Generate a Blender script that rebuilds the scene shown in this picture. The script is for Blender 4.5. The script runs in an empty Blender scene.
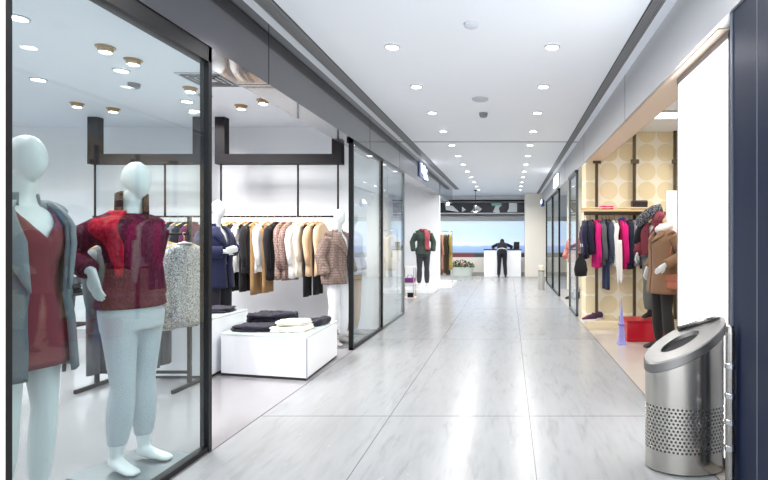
import bpy, bmesh, math, random
from mathutils import Vector, Matrix
random.seed(7)
PI = math.pi
sc = bpy.context.scene
COL = sc.collection
CAMH, F, VX, VY = 1.35, 512.0, 509.0, 240.0
def WX(px, d): return (px - VX) * d / F
def WZ(py, d): return CAMH + (VY - py) * d / F

# ------------------------------------------------------------------ materials
MATS = {}
def srgb(r, g, b):
    f = lambda c: (c / 255 / 12.92) if c / 255 <= .04045 else ((c / 255 + .055) / 1.055) ** 2.4
    return (f(r), f(g), f(b), 1)
def newmat(name):
    m = bpy.data.materials.new(name); m.use_nodes = True
    nt = m.node_tree
    return m, nt, nt.nodes['Principled BSDF'], nt.nodes['Material Output']
def plain(name, col, rough=.5, metal=0, bump=0, bscale=40, spec=.5, coat=0, var=0):
    if name in MATS: return MATS[name]
    m, nt, p, o = newmat(name)
    p.inputs['Base Color'].default_value = col; p.inputs['Roughness'].default_value = rough
    p.inputs['Metallic'].default_value = metal; p.inputs['Specular IOR Level'].default_value = spec
    p.inputs['Coat Weight'].default_value = coat; p.inputs['Coat Roughness'].default_value = .05
    if bump or var:
        tc = nt.nodes.new('ShaderNodeTexCoord'); n = nt.nodes.new('ShaderNodeTexNoise')
        n.inputs['Scale'].default_value = bscale; n.inputs['Detail'].default_value = 3
        nt.links.new(tc.outputs['Object'], n.inputs['Vector'])
        if bump:
            b = nt.nodes.new('ShaderNodeBump'); b.inputs['Strength'].default_value = bump; b.inputs['Distance'].default_value = .01
            nt.links.new(n.outputs['Fac'], b.inputs['Height']); nt.links.new(b.outputs['Normal'], p.inputs['Normal'])
        if var:
            mx = nt.nodes.new('ShaderNodeMix'); mx.data_type = 'RGBA'
            mx.inputs[6].default_value = tuple(c * (1 - var) for c in col[:3]) + (1,)
            mx.inputs[7].default_value = tuple(min(1, c * (1 + var)) for c in col[:3]) + (1,)
            nt.links.new(n.outputs['Fac'], mx.inputs[0]); nt.links.new(mx.outputs[2], p.inputs['Base Color'])
    MATS[name] = m
    return m
def fabric(name, col, bump=.35, scale=260, var=.12):
    if name in MATS: return MATS[name]
    m = plain(name, col, .9, 0, bump, scale, .15, 0, var)
    m.node_tree.nodes['Principled BSDF'].inputs['Sheen Weight'].default_value = .1
    return m
def emis(name, col, st, sample=True):
    if name in MATS: return MATS[name]
    m, nt, p, o = newmat(name)
    p.inputs['Base Color'].default_value = (0.8, .8, .8, 1); p.inputs['Emission Color'].default_value = col
    p.inputs['Emission Strength'].default_value = st
    if not sample: m.cycles.emission_sampling = 'NONE'
    MATS[name] = m; return m
def math_node(nt, op, a, b=None, clamp=False):
    n = nt.nodes.new('ShaderNodeMath'); n.operation = op; n.use_clamp = clamp
    for i, v in enumerate((a, b)):
        if v is None: continue
        if isinstance(v, (int, float)): n.inputs[i].default_value = v
        else: nt.links.new(v, n.inputs[i])
    return n.outputs[0]
def glassmat(name, tint, refl=1.0):
    m, nt, p, o = newmat(name)
    nt.nodes.remove(p)
    tr = nt.nodes.new('ShaderNodeBsdfTransparent'); tr.inputs[0].default_value = tint
    gl = nt.nodes.new('ShaderNodeBsdfGlossy'); gl.inputs['Roughness'].default_value = 0; gl.inputs[0].default_value = (1, 1, 1, 1)
    lw = nt.nodes.new('ShaderNodeLayerWeight'); lw.inputs[0].default_value = .5
    pw = math_node(nt, 'POWER', lw.outputs['Facing'], 5.0)
    fr = math_node(nt, 'MULTIPLY_ADD', pw, .96 * refl); fr.node.inputs[2].default_value = .04 * refl
    mx = nt.nodes.new('ShaderNodeMixShader')
    nt.links.new(fr, mx.inputs[0]); nt.links.new(tr.outputs[0], mx.inputs[1]); nt.links.new(gl.outputs[0], mx.inputs[2])
    nt.links.new(mx.outputs[0], o.inputs['Surface'])
    MATS[name] = m; return m
def knit(name, col, scale=90):
    if name in MATS: return MATS[name]
    m, nt, p, o = newmat(name)
    p.inputs['Roughness'].default_value = .95; p.inputs['Specular IOR Level'].default_value = .1
    tc = nt.nodes.new('ShaderNodeTexCoord'); v = nt.nodes.new('ShaderNodeTexVoronoi'); v.inputs['Scale'].default_value = scale
    mp = nt.nodes.new('ShaderNodeMapping'); mp.inputs['Scale'].default_value = (1, 1, .6)
    nt.links.new(tc.outputs['Object'], mp.inputs[0]); nt.links.new(mp.outputs[0], v.inputs['Vector'])
    mx = nt.nodes.new('ShaderNodeMix'); mx.data_type = 'RGBA'
    mx.inputs[6].default_value = tuple(min(1, c * 1.35) for c in col[:3]) + (1,); mx.inputs[7].default_value = tuple(c * .45 for c in col[:3]) + (1,)
    nt.links.new(v.outputs['Distance'], mx.inputs[0]); nt.links.new(mx.outputs[2], p.inputs['Base Color'])
    b = nt.nodes.new('ShaderNodeBump'); b.inputs['Strength'].default_value = .8; b.inputs['Distance'].default_value = .01; b.invert = True
    nt.links.new(v.outputs['Distance'], b.inputs['Height']); nt.links.new(b.outputs['Normal'], p.inputs['Normal'])
    MATS[name] = m; return m
def tweed(name, c1, c2, scale=70, check=False, c3=None):
    if name in MATS: return MATS[name]
    m, nt, p, o = newmat(name)
    p.inputs['Roughness'].default_value = .95; p.inputs['Specular IOR Level'].default_value = .1
    tc = nt.nodes.new('ShaderNodeTexCoord'); n = nt.nodes.new('ShaderNodeTexNoise'); n.inputs['Scale'].default_value = scale; n.inputs['Detail'].default_value = 2
    nt.links.new(tc.outputs['Object'], n.inputs['Vector'])
    r = nt.nodes.new('ShaderNodeValToRGB'); r.color_ramp.elements[0].position = .42; r.color_ramp.elements[1].position = .58
    r.color_ramp.elements[0].color = c1; r.color_ramp.elements[1].color = c2
    nt.links.new(n.outputs['Fac'], r.inputs[0])
    out = r.outputs[0]
    if check:
        sp = nt.nodes.new('ShaderNodeSeparateXYZ'); nt.links.new(tc.outputs['Object'], sp.inputs[0])
        sxy = math_node(nt, 'ADD', sp.outputs['X'], sp.outputs['Y'])
        a = math_node(nt, 'FRACT', math_node(nt, 'MULTIPLY', sxy, 30)); c = math_node(nt, 'FRACT', math_node(nt, 'MULTIPLY', sp.outputs['Z'], 30))
        k = math_node(nt, 'MAXIMUM', math_node(nt, 'LESS_THAN', a, .3), math_node(nt, 'LESS_THAN', c, .3))
        mx = nt.nodes.new('ShaderNodeMix'); mx.data_type = 'RGBA'; mx.inputs[7].default_value = c3 or c1
        k2 = math_node(nt, 'MULTIPLY', k, .5)
        nt.links.new(k2, mx.inputs[0]); nt.links.new(out, mx.inputs[6]); out = mx.outputs[2]
    nt.links.new(out, p.inputs['Base Color'])
    MATS[name] = m; return m

WHITE = plain('white_paint', srgb(238, 241, 245), .55, var=.01, bscale=2)
CEIL = plain('ceiling_paint', srgb(238, 244, 252), .6, var=.008, bscale=2)
CREAM = plain('cream_paint', srgb(230, 226, 216), .6, var=.012, bscale=2)
LAQ = plain('white_lacquer', srgb(240, 242, 246), .12, bump=.005, bscale=8, coat=.3)
BLACKF = plain('black_frame', srgb(15, 15, 20), .35, 0, var=.1, spec=.3)
DARKMET = plain('dark_metal', srgb(30, 27, 30), .6, 0, var=.08, bscale=30, spec=.25)
BRONZE = plain('bronze_metal', srgb(92, 80, 62), .4, .6, var=.1)
STEEL = None
MANN = plain('mannequin_gloss_white', srgb(206, 210, 211), .35, spec=.5, bump=.01, bscale=20)
NAVYW = plain('navy_gloss', srgb(18, 28, 52), .35, coat=0, spec=.25, var=.06, bscale=3)
WOOD = plain('hanger_wood', srgb(205, 165, 110), .5, var=.2, bscale=60)
BHANG = plain('black_hanger', srgb(35, 33, 33), .4, var=.1)
CHROME = plain('chrome', srgb(200, 202, 205), .2, 1, var=.04)
PALETIMBER = plain('pale_timber', srgb(222, 196, 150), .5, var=.12, bscale=25)
GLASS_A = glassmat('tinted_glass', (.915, .972, .975, 1))
GLASS_B = glassmat('clear_glass', (.93, .965, .97, 1))
GLASS_C = glassmat('far_glass', (.93, .965, .97, 1), .25)
GLASS_T = plain('table_glass', srgb(214, 226, 226), .03, spec=.9, coat=.6, var=.03)

def mat_floor():
    m, nt, p, o = newmat('marble_floor')
    p.inputs['Roughness'].default_value = .23; p.inputs['Specular IOR Level'].default_value = .32
    tc = nt.nodes.new('ShaderNodeTexCoord')
    def noise(scale, sx, sy, rot, det, dist=0):
        mp = nt.nodes.new('ShaderNodeMapping'); mp.inputs['Rotation'].default_value = (0, 0, rot); mp.inputs['Scale'].default_value = (sx, sy, 1)
        n = nt.nodes.new('ShaderNodeTexNoise'); n.inputs['Scale'].default_value = scale; n.inputs['Detail'].default_value = det; n.inputs['Distortion'].default_value = dist
        nt.links.new(tc.outputs['Object'], mp.inputs[0]); nt.links.new(mp.outputs[0], n.inputs['Vector']); return n.outputs['Fac']
    n1 = noise(3.2, 3.4, .6, .24, 8, .9); n2 = noise(11, 3.2, .45, .2, 6, .5); n3 = noise(1.0, 1.2, .6, .3, 3)
    s = math_node(nt, 'ADD', math_node(nt, 'MULTIPLY', n1, .5), math_node(nt, 'ADD', math_node(nt, 'MULTIPLY', n2, .3), math_node(nt, 'MULTIPLY', n3, .2)))
    r = nt.nodes.new('ShaderNodeValToRGB'); e = r.color_ramp.elements
    e[0].position = .33; e[0].color = srgb(126, 128, 130); e[1].position = .68; e[1].color = srgb(146, 148, 150)
    k = r.color_ramp.elements.new(.47); k.color = srgb(140, 142, 144)
    nt.links.new(s, r.inputs[0])
    # white flecks
    n4 = noise(9, 1.6, .8, .1, 2); fl = math_node(nt, 'GREATER_THAN', n4, .73)
    mf = nt.nodes.new('ShaderNodeMix'); mf.data_type = 'RGBA'; mf.inputs[7].default_value = srgb(180, 180, 183)
    nt.links.new(math_node(nt, 'MULTIPLY', fl, .2), mf.inputs[0]); nt.links.new(r.outputs[0], mf.inputs[6])
    # joints
    sp = nt.nodes.new('ShaderNodeSeparateXYZ'); nt.links.new(tc.outputs['Object'], sp.inputs[0])
    def joint(c, off, step, w):
        f_ = math_node(nt, 'FRACT', math_node(nt, 'DIVIDE', math_node(nt, 'ADD', c, -off + step * 20 + w / 2), step))
        return math_node(nt, 'LESS_THAN', f_, w / step)
    j = math_node(nt, 'MAXIMUM', joint(sp.outputs['X'], -.913, 1.069, .007), joint(sp.outputs['Y'], 3.926, 3.05, .012))
    mj = nt.nodes.new('ShaderNodeMix'); mj.data_type = 'RGBA'; mj.inputs[7].default_value = srgb(80, 80, 83)
    nt.links.new(math_node(nt, 'MULTIPLY', j, .8), mj.inputs[0]); nt.links.new(mf.outputs[2], mj.inputs[6])
    nt.links.new(mj.outputs[2], p.inputs['Base Color'])
    return m
FLOORM = mat_floor()
SHOPF = plain('shop_floor_tile', srgb(140, 138, 141), .12, var=.03, bscale=3, spec=.5)
SHOPR = plain('cream_floor_tile', srgb(172, 164, 156), .2, var=.04, bscale=3)
def mat_wallpaper():
    m, nt, p, o = newmat('circle_wallpaper'); p.inputs['Roughness'].default_value = .7
    tc = nt.nodes.new('ShaderNodeTexCoord'); sp = nt.nodes.new('ShaderNodeSeparateXYZ'); nt.links.new(tc.outputs['Object'], sp.inputs[0])
    def cell(c, off): return math_node(nt, 'SUBTRACT', math_node(nt, 'FRACT', math_node(nt, 'DIVIDE', math_node(nt, 'ADD', c, off), .3)), .5)
    a, b = cell(sp.outputs['X'], 30.07), cell(sp.outputs['Z'], 30.12)
    d = math_node(nt, 'SQRT', math_node(nt, 'ADD', math_node(nt, 'MULTIPLY', a, a), math_node(nt, 'MULTIPLY', b, b)))
    k = math_node(nt, 'MULTIPLY', math_node(nt, 'SUBTRACT', .485, d), 40, True)
    n = nt.nodes.new('ShaderNodeTexNoise'); n.inputs['Scale'].default_value = 60
    nt.links.new(tc.outputs['Object'], n.inputs['Vector'])
    k2 = math_node(nt, 'MULTIPLY', k, math_node(nt, 'ADD', .75, math_node(nt, 'MULTIPLY', n.outputs['Fac'], .5)), True)
    mx = nt.nodes.new('ShaderNodeMix'); mx.data_type = 'RGBA'
    mx.inputs[6].default_value = srgb(252, 245, 226); mx.inputs[7].default_value = srgb(240, 224, 186)
    nt.links.new(k2, mx.inputs[0]); nt.links.new(mx.outputs[2], p.inputs['Base Color']); return m
WALLP = mat_wallpaper()
def brushed(name, col, rough, metal=1.0, sc_=(3, 3, 300)):
    m, nt, p, o = newmat(name)
    p.inputs['Metallic'].default_value = metal; p.inputs['Base Color'].default_value = col
    tc = nt.nodes.new('ShaderNodeTexCoord'); mp = nt.nodes.new('ShaderNodeMapping'); mp.inputs['Scale'].default_value = sc_
    n = nt.nodes.new('ShaderNodeTexNoise'); n.inputs['Scale'].default_value = 4; n.inputs['Detail'].default_value = 4
    nt.links.new(tc.outputs['Object'], mp.inputs[0]); nt.links.new(mp.outputs[0], n.inputs['Vector'])
    rr = math_node(nt, 'MULTIPLY_ADD', n.outputs['Fac'], .16); rr.node.inputs[2].default_value = rough - .08
    nt.links.new(rr, p.inputs['Roughness'])
    MATS[name] = m; return m
STEEL = brushed('brushed_steel', srgb(165, 162, 158), .26, 1, (40, 40, 1))
BULKL = brushed('cladding_dark_reflect', srgb(80, 79, 85), .2, .9, (30, 1, 30)); BULKL.node_tree.nodes['Principled BSDF'].inputs['Coat Weight'].default_value = .8  # same metal as the right side; dark reflections put into its colour
BULKR = brushed('cladding_light_reflect', srgb(202, 202, 204), .38, .6, (30, 1, 30))  # same metal as the left side, colour raised for its brighter reflections
def mat_perf():
    m, nt, p, o = newmat('perforated_steel')
    p.inputs['Metallic'].default_value = 1; p.inputs['Base Color'].default_value = srgb(190, 186, 180); p.inputs['Roughness'].default_value = .2; p.inputs['Anisotropic'].default_value = .5
    uv = nt.nodes.new('ShaderNodeUVMap'); sp = nt.nodes.new('ShaderNodeSeparateXYZ'); nt.links.new(uv.outputs[0], sp.inputs[0])
    P_, Q = .0235, .0205
    row = math_node(nt, 'DIVIDE', sp.outputs['Y'], Q); fl = math_node(nt, 'FLOOR', row)
    odd = math_node(nt, 'MULTIPLY', math_node(nt, 'MODULO', fl, 2.0), .5)
    u = math_node(nt, 'SUBTRACT', math_node(nt, 'FRACT', math_node(nt, 'ADD', math_node(nt, 'DIVIDE', sp.outputs['X'], P_), odd)), .5)
    v = math_node(nt, 'SUBTRACT', math_node(nt, 'FRACT', row), .5)
    u2, v2 = math_node(nt, 'MULTIPLY', u, P_), math_node(nt, 'MULTIPLY', v, Q)
    d = math_node(nt, 'SQRT', math_node(nt, 'ADD', math_node(nt, 'MULTIPLY', u2, u2), math_node(nt, 'MULTIPLY', v2, v2)))
    hole = math_node(nt, 'LESS_THAN', d, .0068)
    inb = math_node(nt, 'MULTIPLY', math_node(nt, 'GREATER_THAN', sp.outputs['Y'], Q * 6), math_node(nt, 'LESS_THAN', sp.outputs['Y'], Q * 19))
    fac = math_node(nt, 'MULTIPLY', hole, inb)
    tr = nt.nodes.new('ShaderNodeBsdfTransparent'); mx = nt.nodes.new('ShaderNodeMixShader')
    nt.links.new(fac, mx.inputs[0]); nt.links.new(p.outputs[0], mx.inputs[1]); nt.links.new(tr.outputs[0], mx.inputs[2]); nt.links.new(mx.outputs[0], o.inputs['Surface'])
    return m
PERF = mat_perf()

# ------------------------------------------------------------------ mesh builder
class MB:
    def __init__(s): s.v = []; s.f = []; s.uv = None
    def add(s, vs, fs):
        o = len(s.v); s.v += [tuple(v) for v in vs]; s.f += [tuple(i + o for i in f) for f in fs]; return s
    def box(s, x0, x1, y0, y1, z0, z1):
        v = [(x0,y0,z0),(x1,y0,z0),(x1,y1,z0),(x0,y1,z0),(x0,y0,z1),(x1,y0,z1),(x1,y1,z1),(x0,y1,z1)]
        return s.add(v, [(3,2,1,0),(4,5,6,7),(0,1,5,4),(1,2,6,5),(2,3,7,6),(3,0,4,7)])
    def prism(s, pts, z0, z1):
        n = len(pts)
        v = [(x, y, z0) for x, y in pts] + [(x, y, z1) for x, y in pts]
        return s.add(v, [tuple(range(n))[::-1], tuple(range(n, 2*n))] + [(i, (i+1) % n, n+(i+1) % n, n+i) for i in range(n)])
    def prism_xz(s, pts, y0, y1):
        n = len(pts)
        v = [(x, y0, z) for x, z in pts] + [(x, y1, z) for x, z in pts]
        return s.add(v, [tuple(range(n)), tuple(range(n, 2*n))[::-1]] + [(i, (i+1) % n, n+(i+1) % n, n+i) for i in range(n)])
    def loft(s, rings, cap=True, closed=True):
        n = len(rings[0]); v = [p for r in rings for p in r]; fs = []
        for i in range(len(rings)-1):
            for j in range(n if closed else n-1):
                k = (j+1) % n; fs.append((i*n+j, i*n+k, (i+1)*n+k, (i+1)*n+j))
        if cap: fs += [tuple(range(n))[::-1], tuple(range((len(rings)-1)*n, len(rings)*n))]
        return s.add(v, fs)
    def tube(s, path, rad, n=12, xref=(1,0,0), cap=True):
        P = [Vector(p) for p in path]; rings = []
        if isinstance(rad, (int, float)): rad = [rad]*len(P)
        xr = Vector(xref)
        for i, p in enumerate(P):
            t = (P[min(i+1, len(P)-1)] - P[max(i-1, 0)]).normalized()
            u = xr - t*xr.dot(t)
            if u.length < .15:
                alt = Vector((0,1,0)) if abs(t.y) < .9 else Vector((0,0,1)); u = alt - t*alt.dot(t)
            u.normalize(); w = t.cross(u)
            r = rad[i]; rx, ry = r if isinstance(r, tuple) else (r, r)
            rings.append([p + u*rx*math.cos(a) + w*ry*math.sin(a) for a in [2*PI*k/n for k in range(n)]])
        return s.loft(rings, cap)
    def lathe(s, prof, n=20, c=(0,0), sx=1, sy=1):
        rings = [[(c[0]+r*sx*math.cos(2*PI*k/n), c[1]+r*sy*math.sin(2*PI*k/n), z) for k in range(n)] for r, z in prof]
        return s.loft(rings, True)
    def grid(s, nu, nv, f, closed=False):
        rings = [[f(i/(nu if closed else nu-1), j/(nv-1)) for i in range(nu)] for j in range(nv)]
        return s.loft(rings, False, closed)
    def cyl(s, p0, p1, r, n=12): return s.tube([p0, p1], [r, r], n)
    def build(s, name, mat, parent=None, smooth=False, bevel=0, remesh=0, solid=0, sub=0, smoothit=0, seg=2):
        me = bpy.data.meshes.new(name); me.from_pydata(s.v, [], s.f)
        bm = bmesh.new(); bm.from_mesh(me); bmesh.ops.recalc_face_normals(bm, faces=bm.faces); bm.to_mesh(me); bm.free()
        if smooth: me.polygons.foreach_set('use_smooth', [True]*len(me.polygons))
        me.materials.append(mat)
        o = bpy.data.objects.new(name, me); COL.objects.link(o)
        if parent: o.parent = parent
        if solid:
            m = o.modifiers.new('Solidify', 'SOLIDIFY'); m.thickness = solid; m.offset = 0
        if remesh:
            m = o.modifiers.new('Remesh', 'REMESH'); m.mode = 'VOXEL'; m.voxel_size = remesh; m.use_smooth_shade = True
            m = o.modifiers.new('Smooth', 'SMOOTH'); m.iterations = smoothit or 5; m.factor = .5
        if sub:
            m = o.modifiers.new('Subsurf', 'SUBSURF'); m.levels = sub; m.render_levels = sub
        if bevel:
            m = o.modifiers.new('Bevel', 'BEVEL'); m.width = bevel; m.segments = seg; m.limit_method = 'ANGLE'
        return o
def tag(o, label=None, cat=None, group=None, kind=None):
    if label: o['label'] = label
    if cat: o['category'] = cat
    if group: o['group'] = group
    if kind: o['kind'] = kind
    return o
def thing(name, label, cat, loc=(0,0,0), rz=0, group=None, scale=1):
    o = bpy.data.objects.new(name, None); COL.objects.link(o); o.empty_display_size = .1
    o.location = loc; o.rotation_euler = (0, 0, rz); o.scale = (scale,)*3
    return tag(o, label, cat, group)
def struct(name, mb, mat, label=None, parent=None, **k):
    o = mb.build(name, mat, parent, **k)
    if not parent: o['kind'] = 'structure'
    if label: o['label'] = label
    return o

# ------------------------------------------------------------------ setting
struct('floor', MB().box(-1.9, 1.18, -1.6, 20.2, -.1, 0), FLOORM, 'polished grey marble corridor floor')
struct('floor_left', MB().box(-9.2, -1.905, -1.6, 8.0, -.1, 0), SHOPF)
struct('floor_left_far', MB().box(-9.2, -1.905, 8.0, 20.2, -.1, 0), FLOORM)
struct('floor_right', MB().box(1.185, 5, -1.6, 14.2, -.1, 0), SHOPR)
struct('floor_right_far', MB().box(1.185, 5, 14.2, 20.2, -.1, 0), FLOORM)
struct('trim_1', MB().box(-1.905, -1.9, -1.6, 14, -.05, .0015), DARKMET)
struct('trim_2', MB().box(1.18, 1.185, -1.6, 14, -.05, .0015), DARKMET)
struct('ceiling', MB().box(-9.2, 5, -1.6, 20.2, 3.06, 3.2), CEIL)
struct('trim_3', MB().box(-1.9, 1.2, 8.9, 8.925, 3.055, 3.062), DARKMET, 'thin dark groove across the corridor ceiling')
# air grilles
def grille(name, x0, x1, y0, y1):
    g = MB(); n = 5; w = (x1-x0)/n
    for i in range(n): g.box(x0+i*w+.004, x0+(i+1)*w-.004, y0, y1, 3.045, 3.059)
    o = struct(name, MB().box(x0-.006, x1+.006, y0, y1, 3.054, 3.0605), plain('grille_back', srgb(70, 70, 74), .6))
    struct('grille_slats', g, plain('grille_metal', srgb(150, 152, 156), .45, .3), parent=o)
grille('trim_4', -1.81, -1.685, -1.6, 17.2); grille('trim_5', 1.02, 1.11, -1.6, 19)
# bulkheads
def bulk(name, x0, x1, z0, y0, y1, m, seams, face):
    o = struct(name, MB().box(x0, x1, y0, y1, z0, 3.06), m)
    s = MB()
    for y in seams:
        if face > 0: s.box(x1-.002, x1+.0015, y-.003, y+.003, z0, 3.06)
        else: s.box(x0-.0015, x0+.002, y-.003, y+.003, z0, 3.06)
        s.box(x0, x1, y-.003, y+.003, z0-.0015, z0+.002)
    struct('panel_seam', s, DARKMET, parent=o)
bulk('beam_left', -2.14, -1.9, 2.58, -1.6, 17.2, BULKL, [1.0, 4.05, 7.0, 8.9, 12], 1)
bulk('beam_right', 1.2, 1.47, 2.59, -1.6, 19, BULKR, [2.4, 5.3, 8.2, 11], -1)
struct('beam_right_soffit', MB().box(1.225, 1.472, 3.0, 8.1, 2.583, 2.5905).box(1.468, 1.475, 3.0, 8.1, 2.583, 3.06), plain('soffit_bounce_tint', srgb(232, 210, 190), .5))  # peach colour paints in warm bounce from the wallpaper
# left shop shell
struct('wall_left_shop_back', MB().box(-9.2, -1.96, 7.75, 7.95, 0, 3.06), WHITE)
struct('wall_left_shop_side', MB().box(-9.3, -9.2, .5, 20.2, 0, 3.06), WHITE)
struct('wall_left_shop_front', MB().box(-9.2, -2.0, .4, .5, 0, 3.06), WHITE)
struct('wall_left_near', MB().box(-2.0, -1.9, -1.6, 1.932, 0, 2.58), WHITE)
# second shop on the left
struct('wall_left_second', MB().box(-9.2, -1.9, 14.0, 14.15, 0, 3.06), WHITE)
# far end
struct('wall_back', MB().box(-9.2, 5, 20.0, 20.2, 0, 3.06), WHITE)
# right shop shell
struct('wall_right_shop_back', MB().box(1.215, 5, 8.1, 8.55, 0, 3.06), WALLP, 'gold circle patterned wallpaper wall')
struct('wall_right_shop_side', MB().box(5.0, 5.1, 1.9, 20.2, 0, 3.06), CREAM)
struct('wall_right_shop_front', MB().box(1.47, 5, 1.8, 1.9, 0, 3.06), CREAM)
struct('wall_right_divider', MB().box(1.335, 1.47, 2.80, 3.95, 0, 2.59), WHITE)
o = struct('wall_right_near', MB().box(1.215, 1.47, -1.6, 2.80, 0, 2.59), NAVYW, 'dark navy glossy wall panel')
struct('panel_seam', MB().box(1.2135, 1.217, 2.503, 2.510, 0, 2.59).box(1.2135, 1.217, 1.2, 1.206, 0, 2.59), plain('seam_grey', srgb(120, 124, 132), .4, .5), parent=o)
struct('panel_edge', MB().box(1.209, 1.24, 2.772, 2.803, 0, 2.59), plain('edge_grey', srgb(105, 112, 125), .35, .6), parent=o)
struct('wall_right_third', MB().box(1.6, 5, 14.0, 14.15, 0, 3.06), CREAM)
struct('wall_right_third_side', MB().box(3.2, 3.3, 8.55, 14.0, 0, 3.06), CREAM)
struct('pillar_right', MB().box(.58, 1.36, 18.75, 19.3, 0, 3.06), CREAM, 'square cream pillar at the end of the corridor', bevel=.01)
# left glass fronts
def pane(name, x, y0, y1, z0, z1, gm, postw=.035, fm=BLACKF, toph=.095, both=True, label=None, deep=.04):
    o = MB().box(x-deep, x+deep*.4, y1-postw, y1, 0, z1).build(name, fm)
    tag(o, label, kind='structure')
    if both: struct('window_post', MB().box(x-deep, x+deep*.4, y0, y0+postw, 0, z1), fm, parent=o)
    if toph: struct('window_head', MB().box(x-deep*1.6, x+deep*.4, y0, y1, z1-toph, z1), fm, parent=o)
    struct('window_rail', MB().box(x-deep, x+.012, y0, y1, 0, .035), fm, parent=o)
    struct('glass_pane', MB().box(x-.012, x, y0+postw*.5, y1-postw*.5, .03, z1-max(toph, .01)+.01), gm, parent=o)
    return o
pane('window_1', -1.925, 1.933, 3.29, 0, 2.58, GLASS_A, label='large black framed shop window with two mannequins behind it')
pane('window_2', -1.925, 6.27, 7.77, 0, 2.58, GLASS_B, toph=.04)
pane('window_3', -1.925, 7.775, 9.36, 0, 2.58, GLASS_B, toph=.03, fm=plain('grey_frame', srgb(110, 118, 120), .35, .5), both=False)
# right far glass
pane('window_4', 1.215, 9.05, 10.15, 0, 2.59, GLASS_B, deep=.03, fm=plain('steel_frame', srgb(88, 94, 100), .35, .5), toph=.05)
pane('window_5', 1.215, 12.25, 14.1, 0, 2.59, GLASS_C, deep=.03, toph=.05, postw=.05)
pane('window_6', 1.215, 14.2, 16.5, 0, 2.59, GLASS_C, deep=.03, toph=.05)

# ------------------------------------------------------------------ lights
PWR = .33
LENS = emis('lamp_lens', (1, .98, .95, 1), 14, False)
def lamp(loc, power, r, parent=None, col=(1, .975, .95), name='downlight_lamp', spread=150):
    l = bpy.data.lights.new(name, 'AREA'); l.shape = 'DISK'; l.size = 2*r; l.energy = power * PWR; l.color = col; l.spread = math.radians(spread)
    o = bpy.data.objects.new(name, l); COL.objects.link(o); o.location = loc
    if parent: o.parent = parent
    return o
RINGM = plain('lamp_ring', srgb(205, 208, 212), .4, .3)
GOLDR = plain('lamp_ring_gold', srgb(190, 160, 120), .35, .7)
def downlight(x, y, label, power, group, r=.054, ring=RINGM, tilt=False):
    t = thing('downlight', label, 'ceiling light', (x, y, 3.06), group=group)
    MB().lathe([(r*1.0, -.002), (r*1.28, -.002), (r*1.28, -.010), (r*1.02, -.014), (r*1.0, -.002)], 24).build('trim_ring', ring, t, smooth=False)
    if tilt:
        MB().lathe([(r*.98, .0), (r*.98, -.03), (r*.8, -.05), (r*.75, -.05), (r*.75, 0)], 24).build('lamp_housing', ring, t, smooth=True)
        MB().lathe([(r*.76, -.044), (r*.76, -.052)], 24).build('lens', LENS, t)
        lamp((0, 0, -.06), power, r*.7, t)
    else:
        MB().lathe([(r, -.001), (r, -.006)], 24).build('lens', LENS, t)
        lamp((0, 0, -.02), power, r*.9, t)
    return t
ORD = ['nearest','second','third','fourth','fifth','sixth','seventh','eighth','ninth','tenth','eleventh','twelfth','thirteenth']
PC, PS = 24, 54
for k in range(-4, 12):
    y = 4.52 + 1.17*k
    for x, side in ((-1.03, 'left'), (.38, 'right')):
        if k < -1: lamp((x, y, 3.04), PC, .06, name='corridor_lamp')
        elif k >= 0:
            downlight(x, y, f'round recessed downlight, {ORD[k]} one along the {side} row of corridor ceiling lights', PC*(1 if k < 2 else 1.3 if k < 5 else 2.2), 'corridor ceiling downlights')
        else: lamp((x, y, 3.04), PC, .06, name='corridor_lamp')
LS = [(-3.57,4.53,1),(-3.56,4.85,1),(-5.0,5.44,0),(-3.9,5.15,0),(-3.58,5.75,1),(-3.59,6.05,1),(-3.96,6.3,0),(-4.15,6.76,0),(-3.77,3.93,0),(-5.4,6.4,1),(-5.14,6.65,1),(-2.9,4.35,0),(-3.0,6.25,1),(-3.4,6.5,1),(-6.4,5.2,0),(-6.8,3.4,0),(-2.9,2.6,0)]
NM = ['gold rimmed ceiling spotlight, nearer of the close pair above the maroon sweater mannequin', 'gold rimmed ceiling spotlight, farther of the close pair above the maroon sweater mannequin',
 'round shop ceiling light alone, above and right of the grey coat mannequin','flush round ceiling light just behind the close pair of gold rimmed spotlights',
 'gold rimmed spotlight above the front garment rack, nearer of its pair','gold rimmed spotlight above the front garment rack, farther of its pair','flush round ceiling light left of the spotlight pair near the window post','flush round ceiling light closest to the left dark hanging frame corner',
 'round shop ceiling light high by the left edge of the big window','gold rimmed spotlight before the left dark frame, left of its pair','gold rimmed spotlight before the left dark frame, right of its pair','large round ceiling light close to the black window head',
 'spotlight under shop ceiling beside the metal bulkhead edge','spotlight under shop ceiling just right of the black window post','added unseen fill light deep in the left shop beyond the coat mannequin','added unseen fill light at the far left of the left shop','added unseen fill light over the grey coat mannequin']  # last three are unseen lights added for even brightness
for (x, y, t), n in zip(LS, NM): downlight(x, y, n, PS*(.5 if y > 5.9 else 1), 'left shop ceiling lights', .06, GOLDR if t else RINGM, bool(t))
for x, y in ((-6.5, 1.8), (-4.6, 1.8), (-8, 5.5), (-5, 3.4)): lamp((x, y, 3.04), PS, .08, name='fill_lamp')  # unseen fill lights added to even out the left shop
for x, y in ((-3, 10), (-3, 12.4), (-5, 11.2), (-2.6, 15.3), (-2.6, 17.5), (-5, 15.5), (-5, 18.3)): lamp((x, y, 3.04), 56 if y < 14 else 95, .1, name='fill_lamp')  # added fill lights brighten the second left shop and far end
for x, y in ((1.9, 11), (1.9, 13), (2.5, 9.6), (2.4, 12), (2.2, 15), (2.6, 17)): lamp((x, y, 3.04), 22, .1, name='fill_lamp', col=(1, .93, .82))  # added fill lights brighten the interiors behind the right glass
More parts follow.
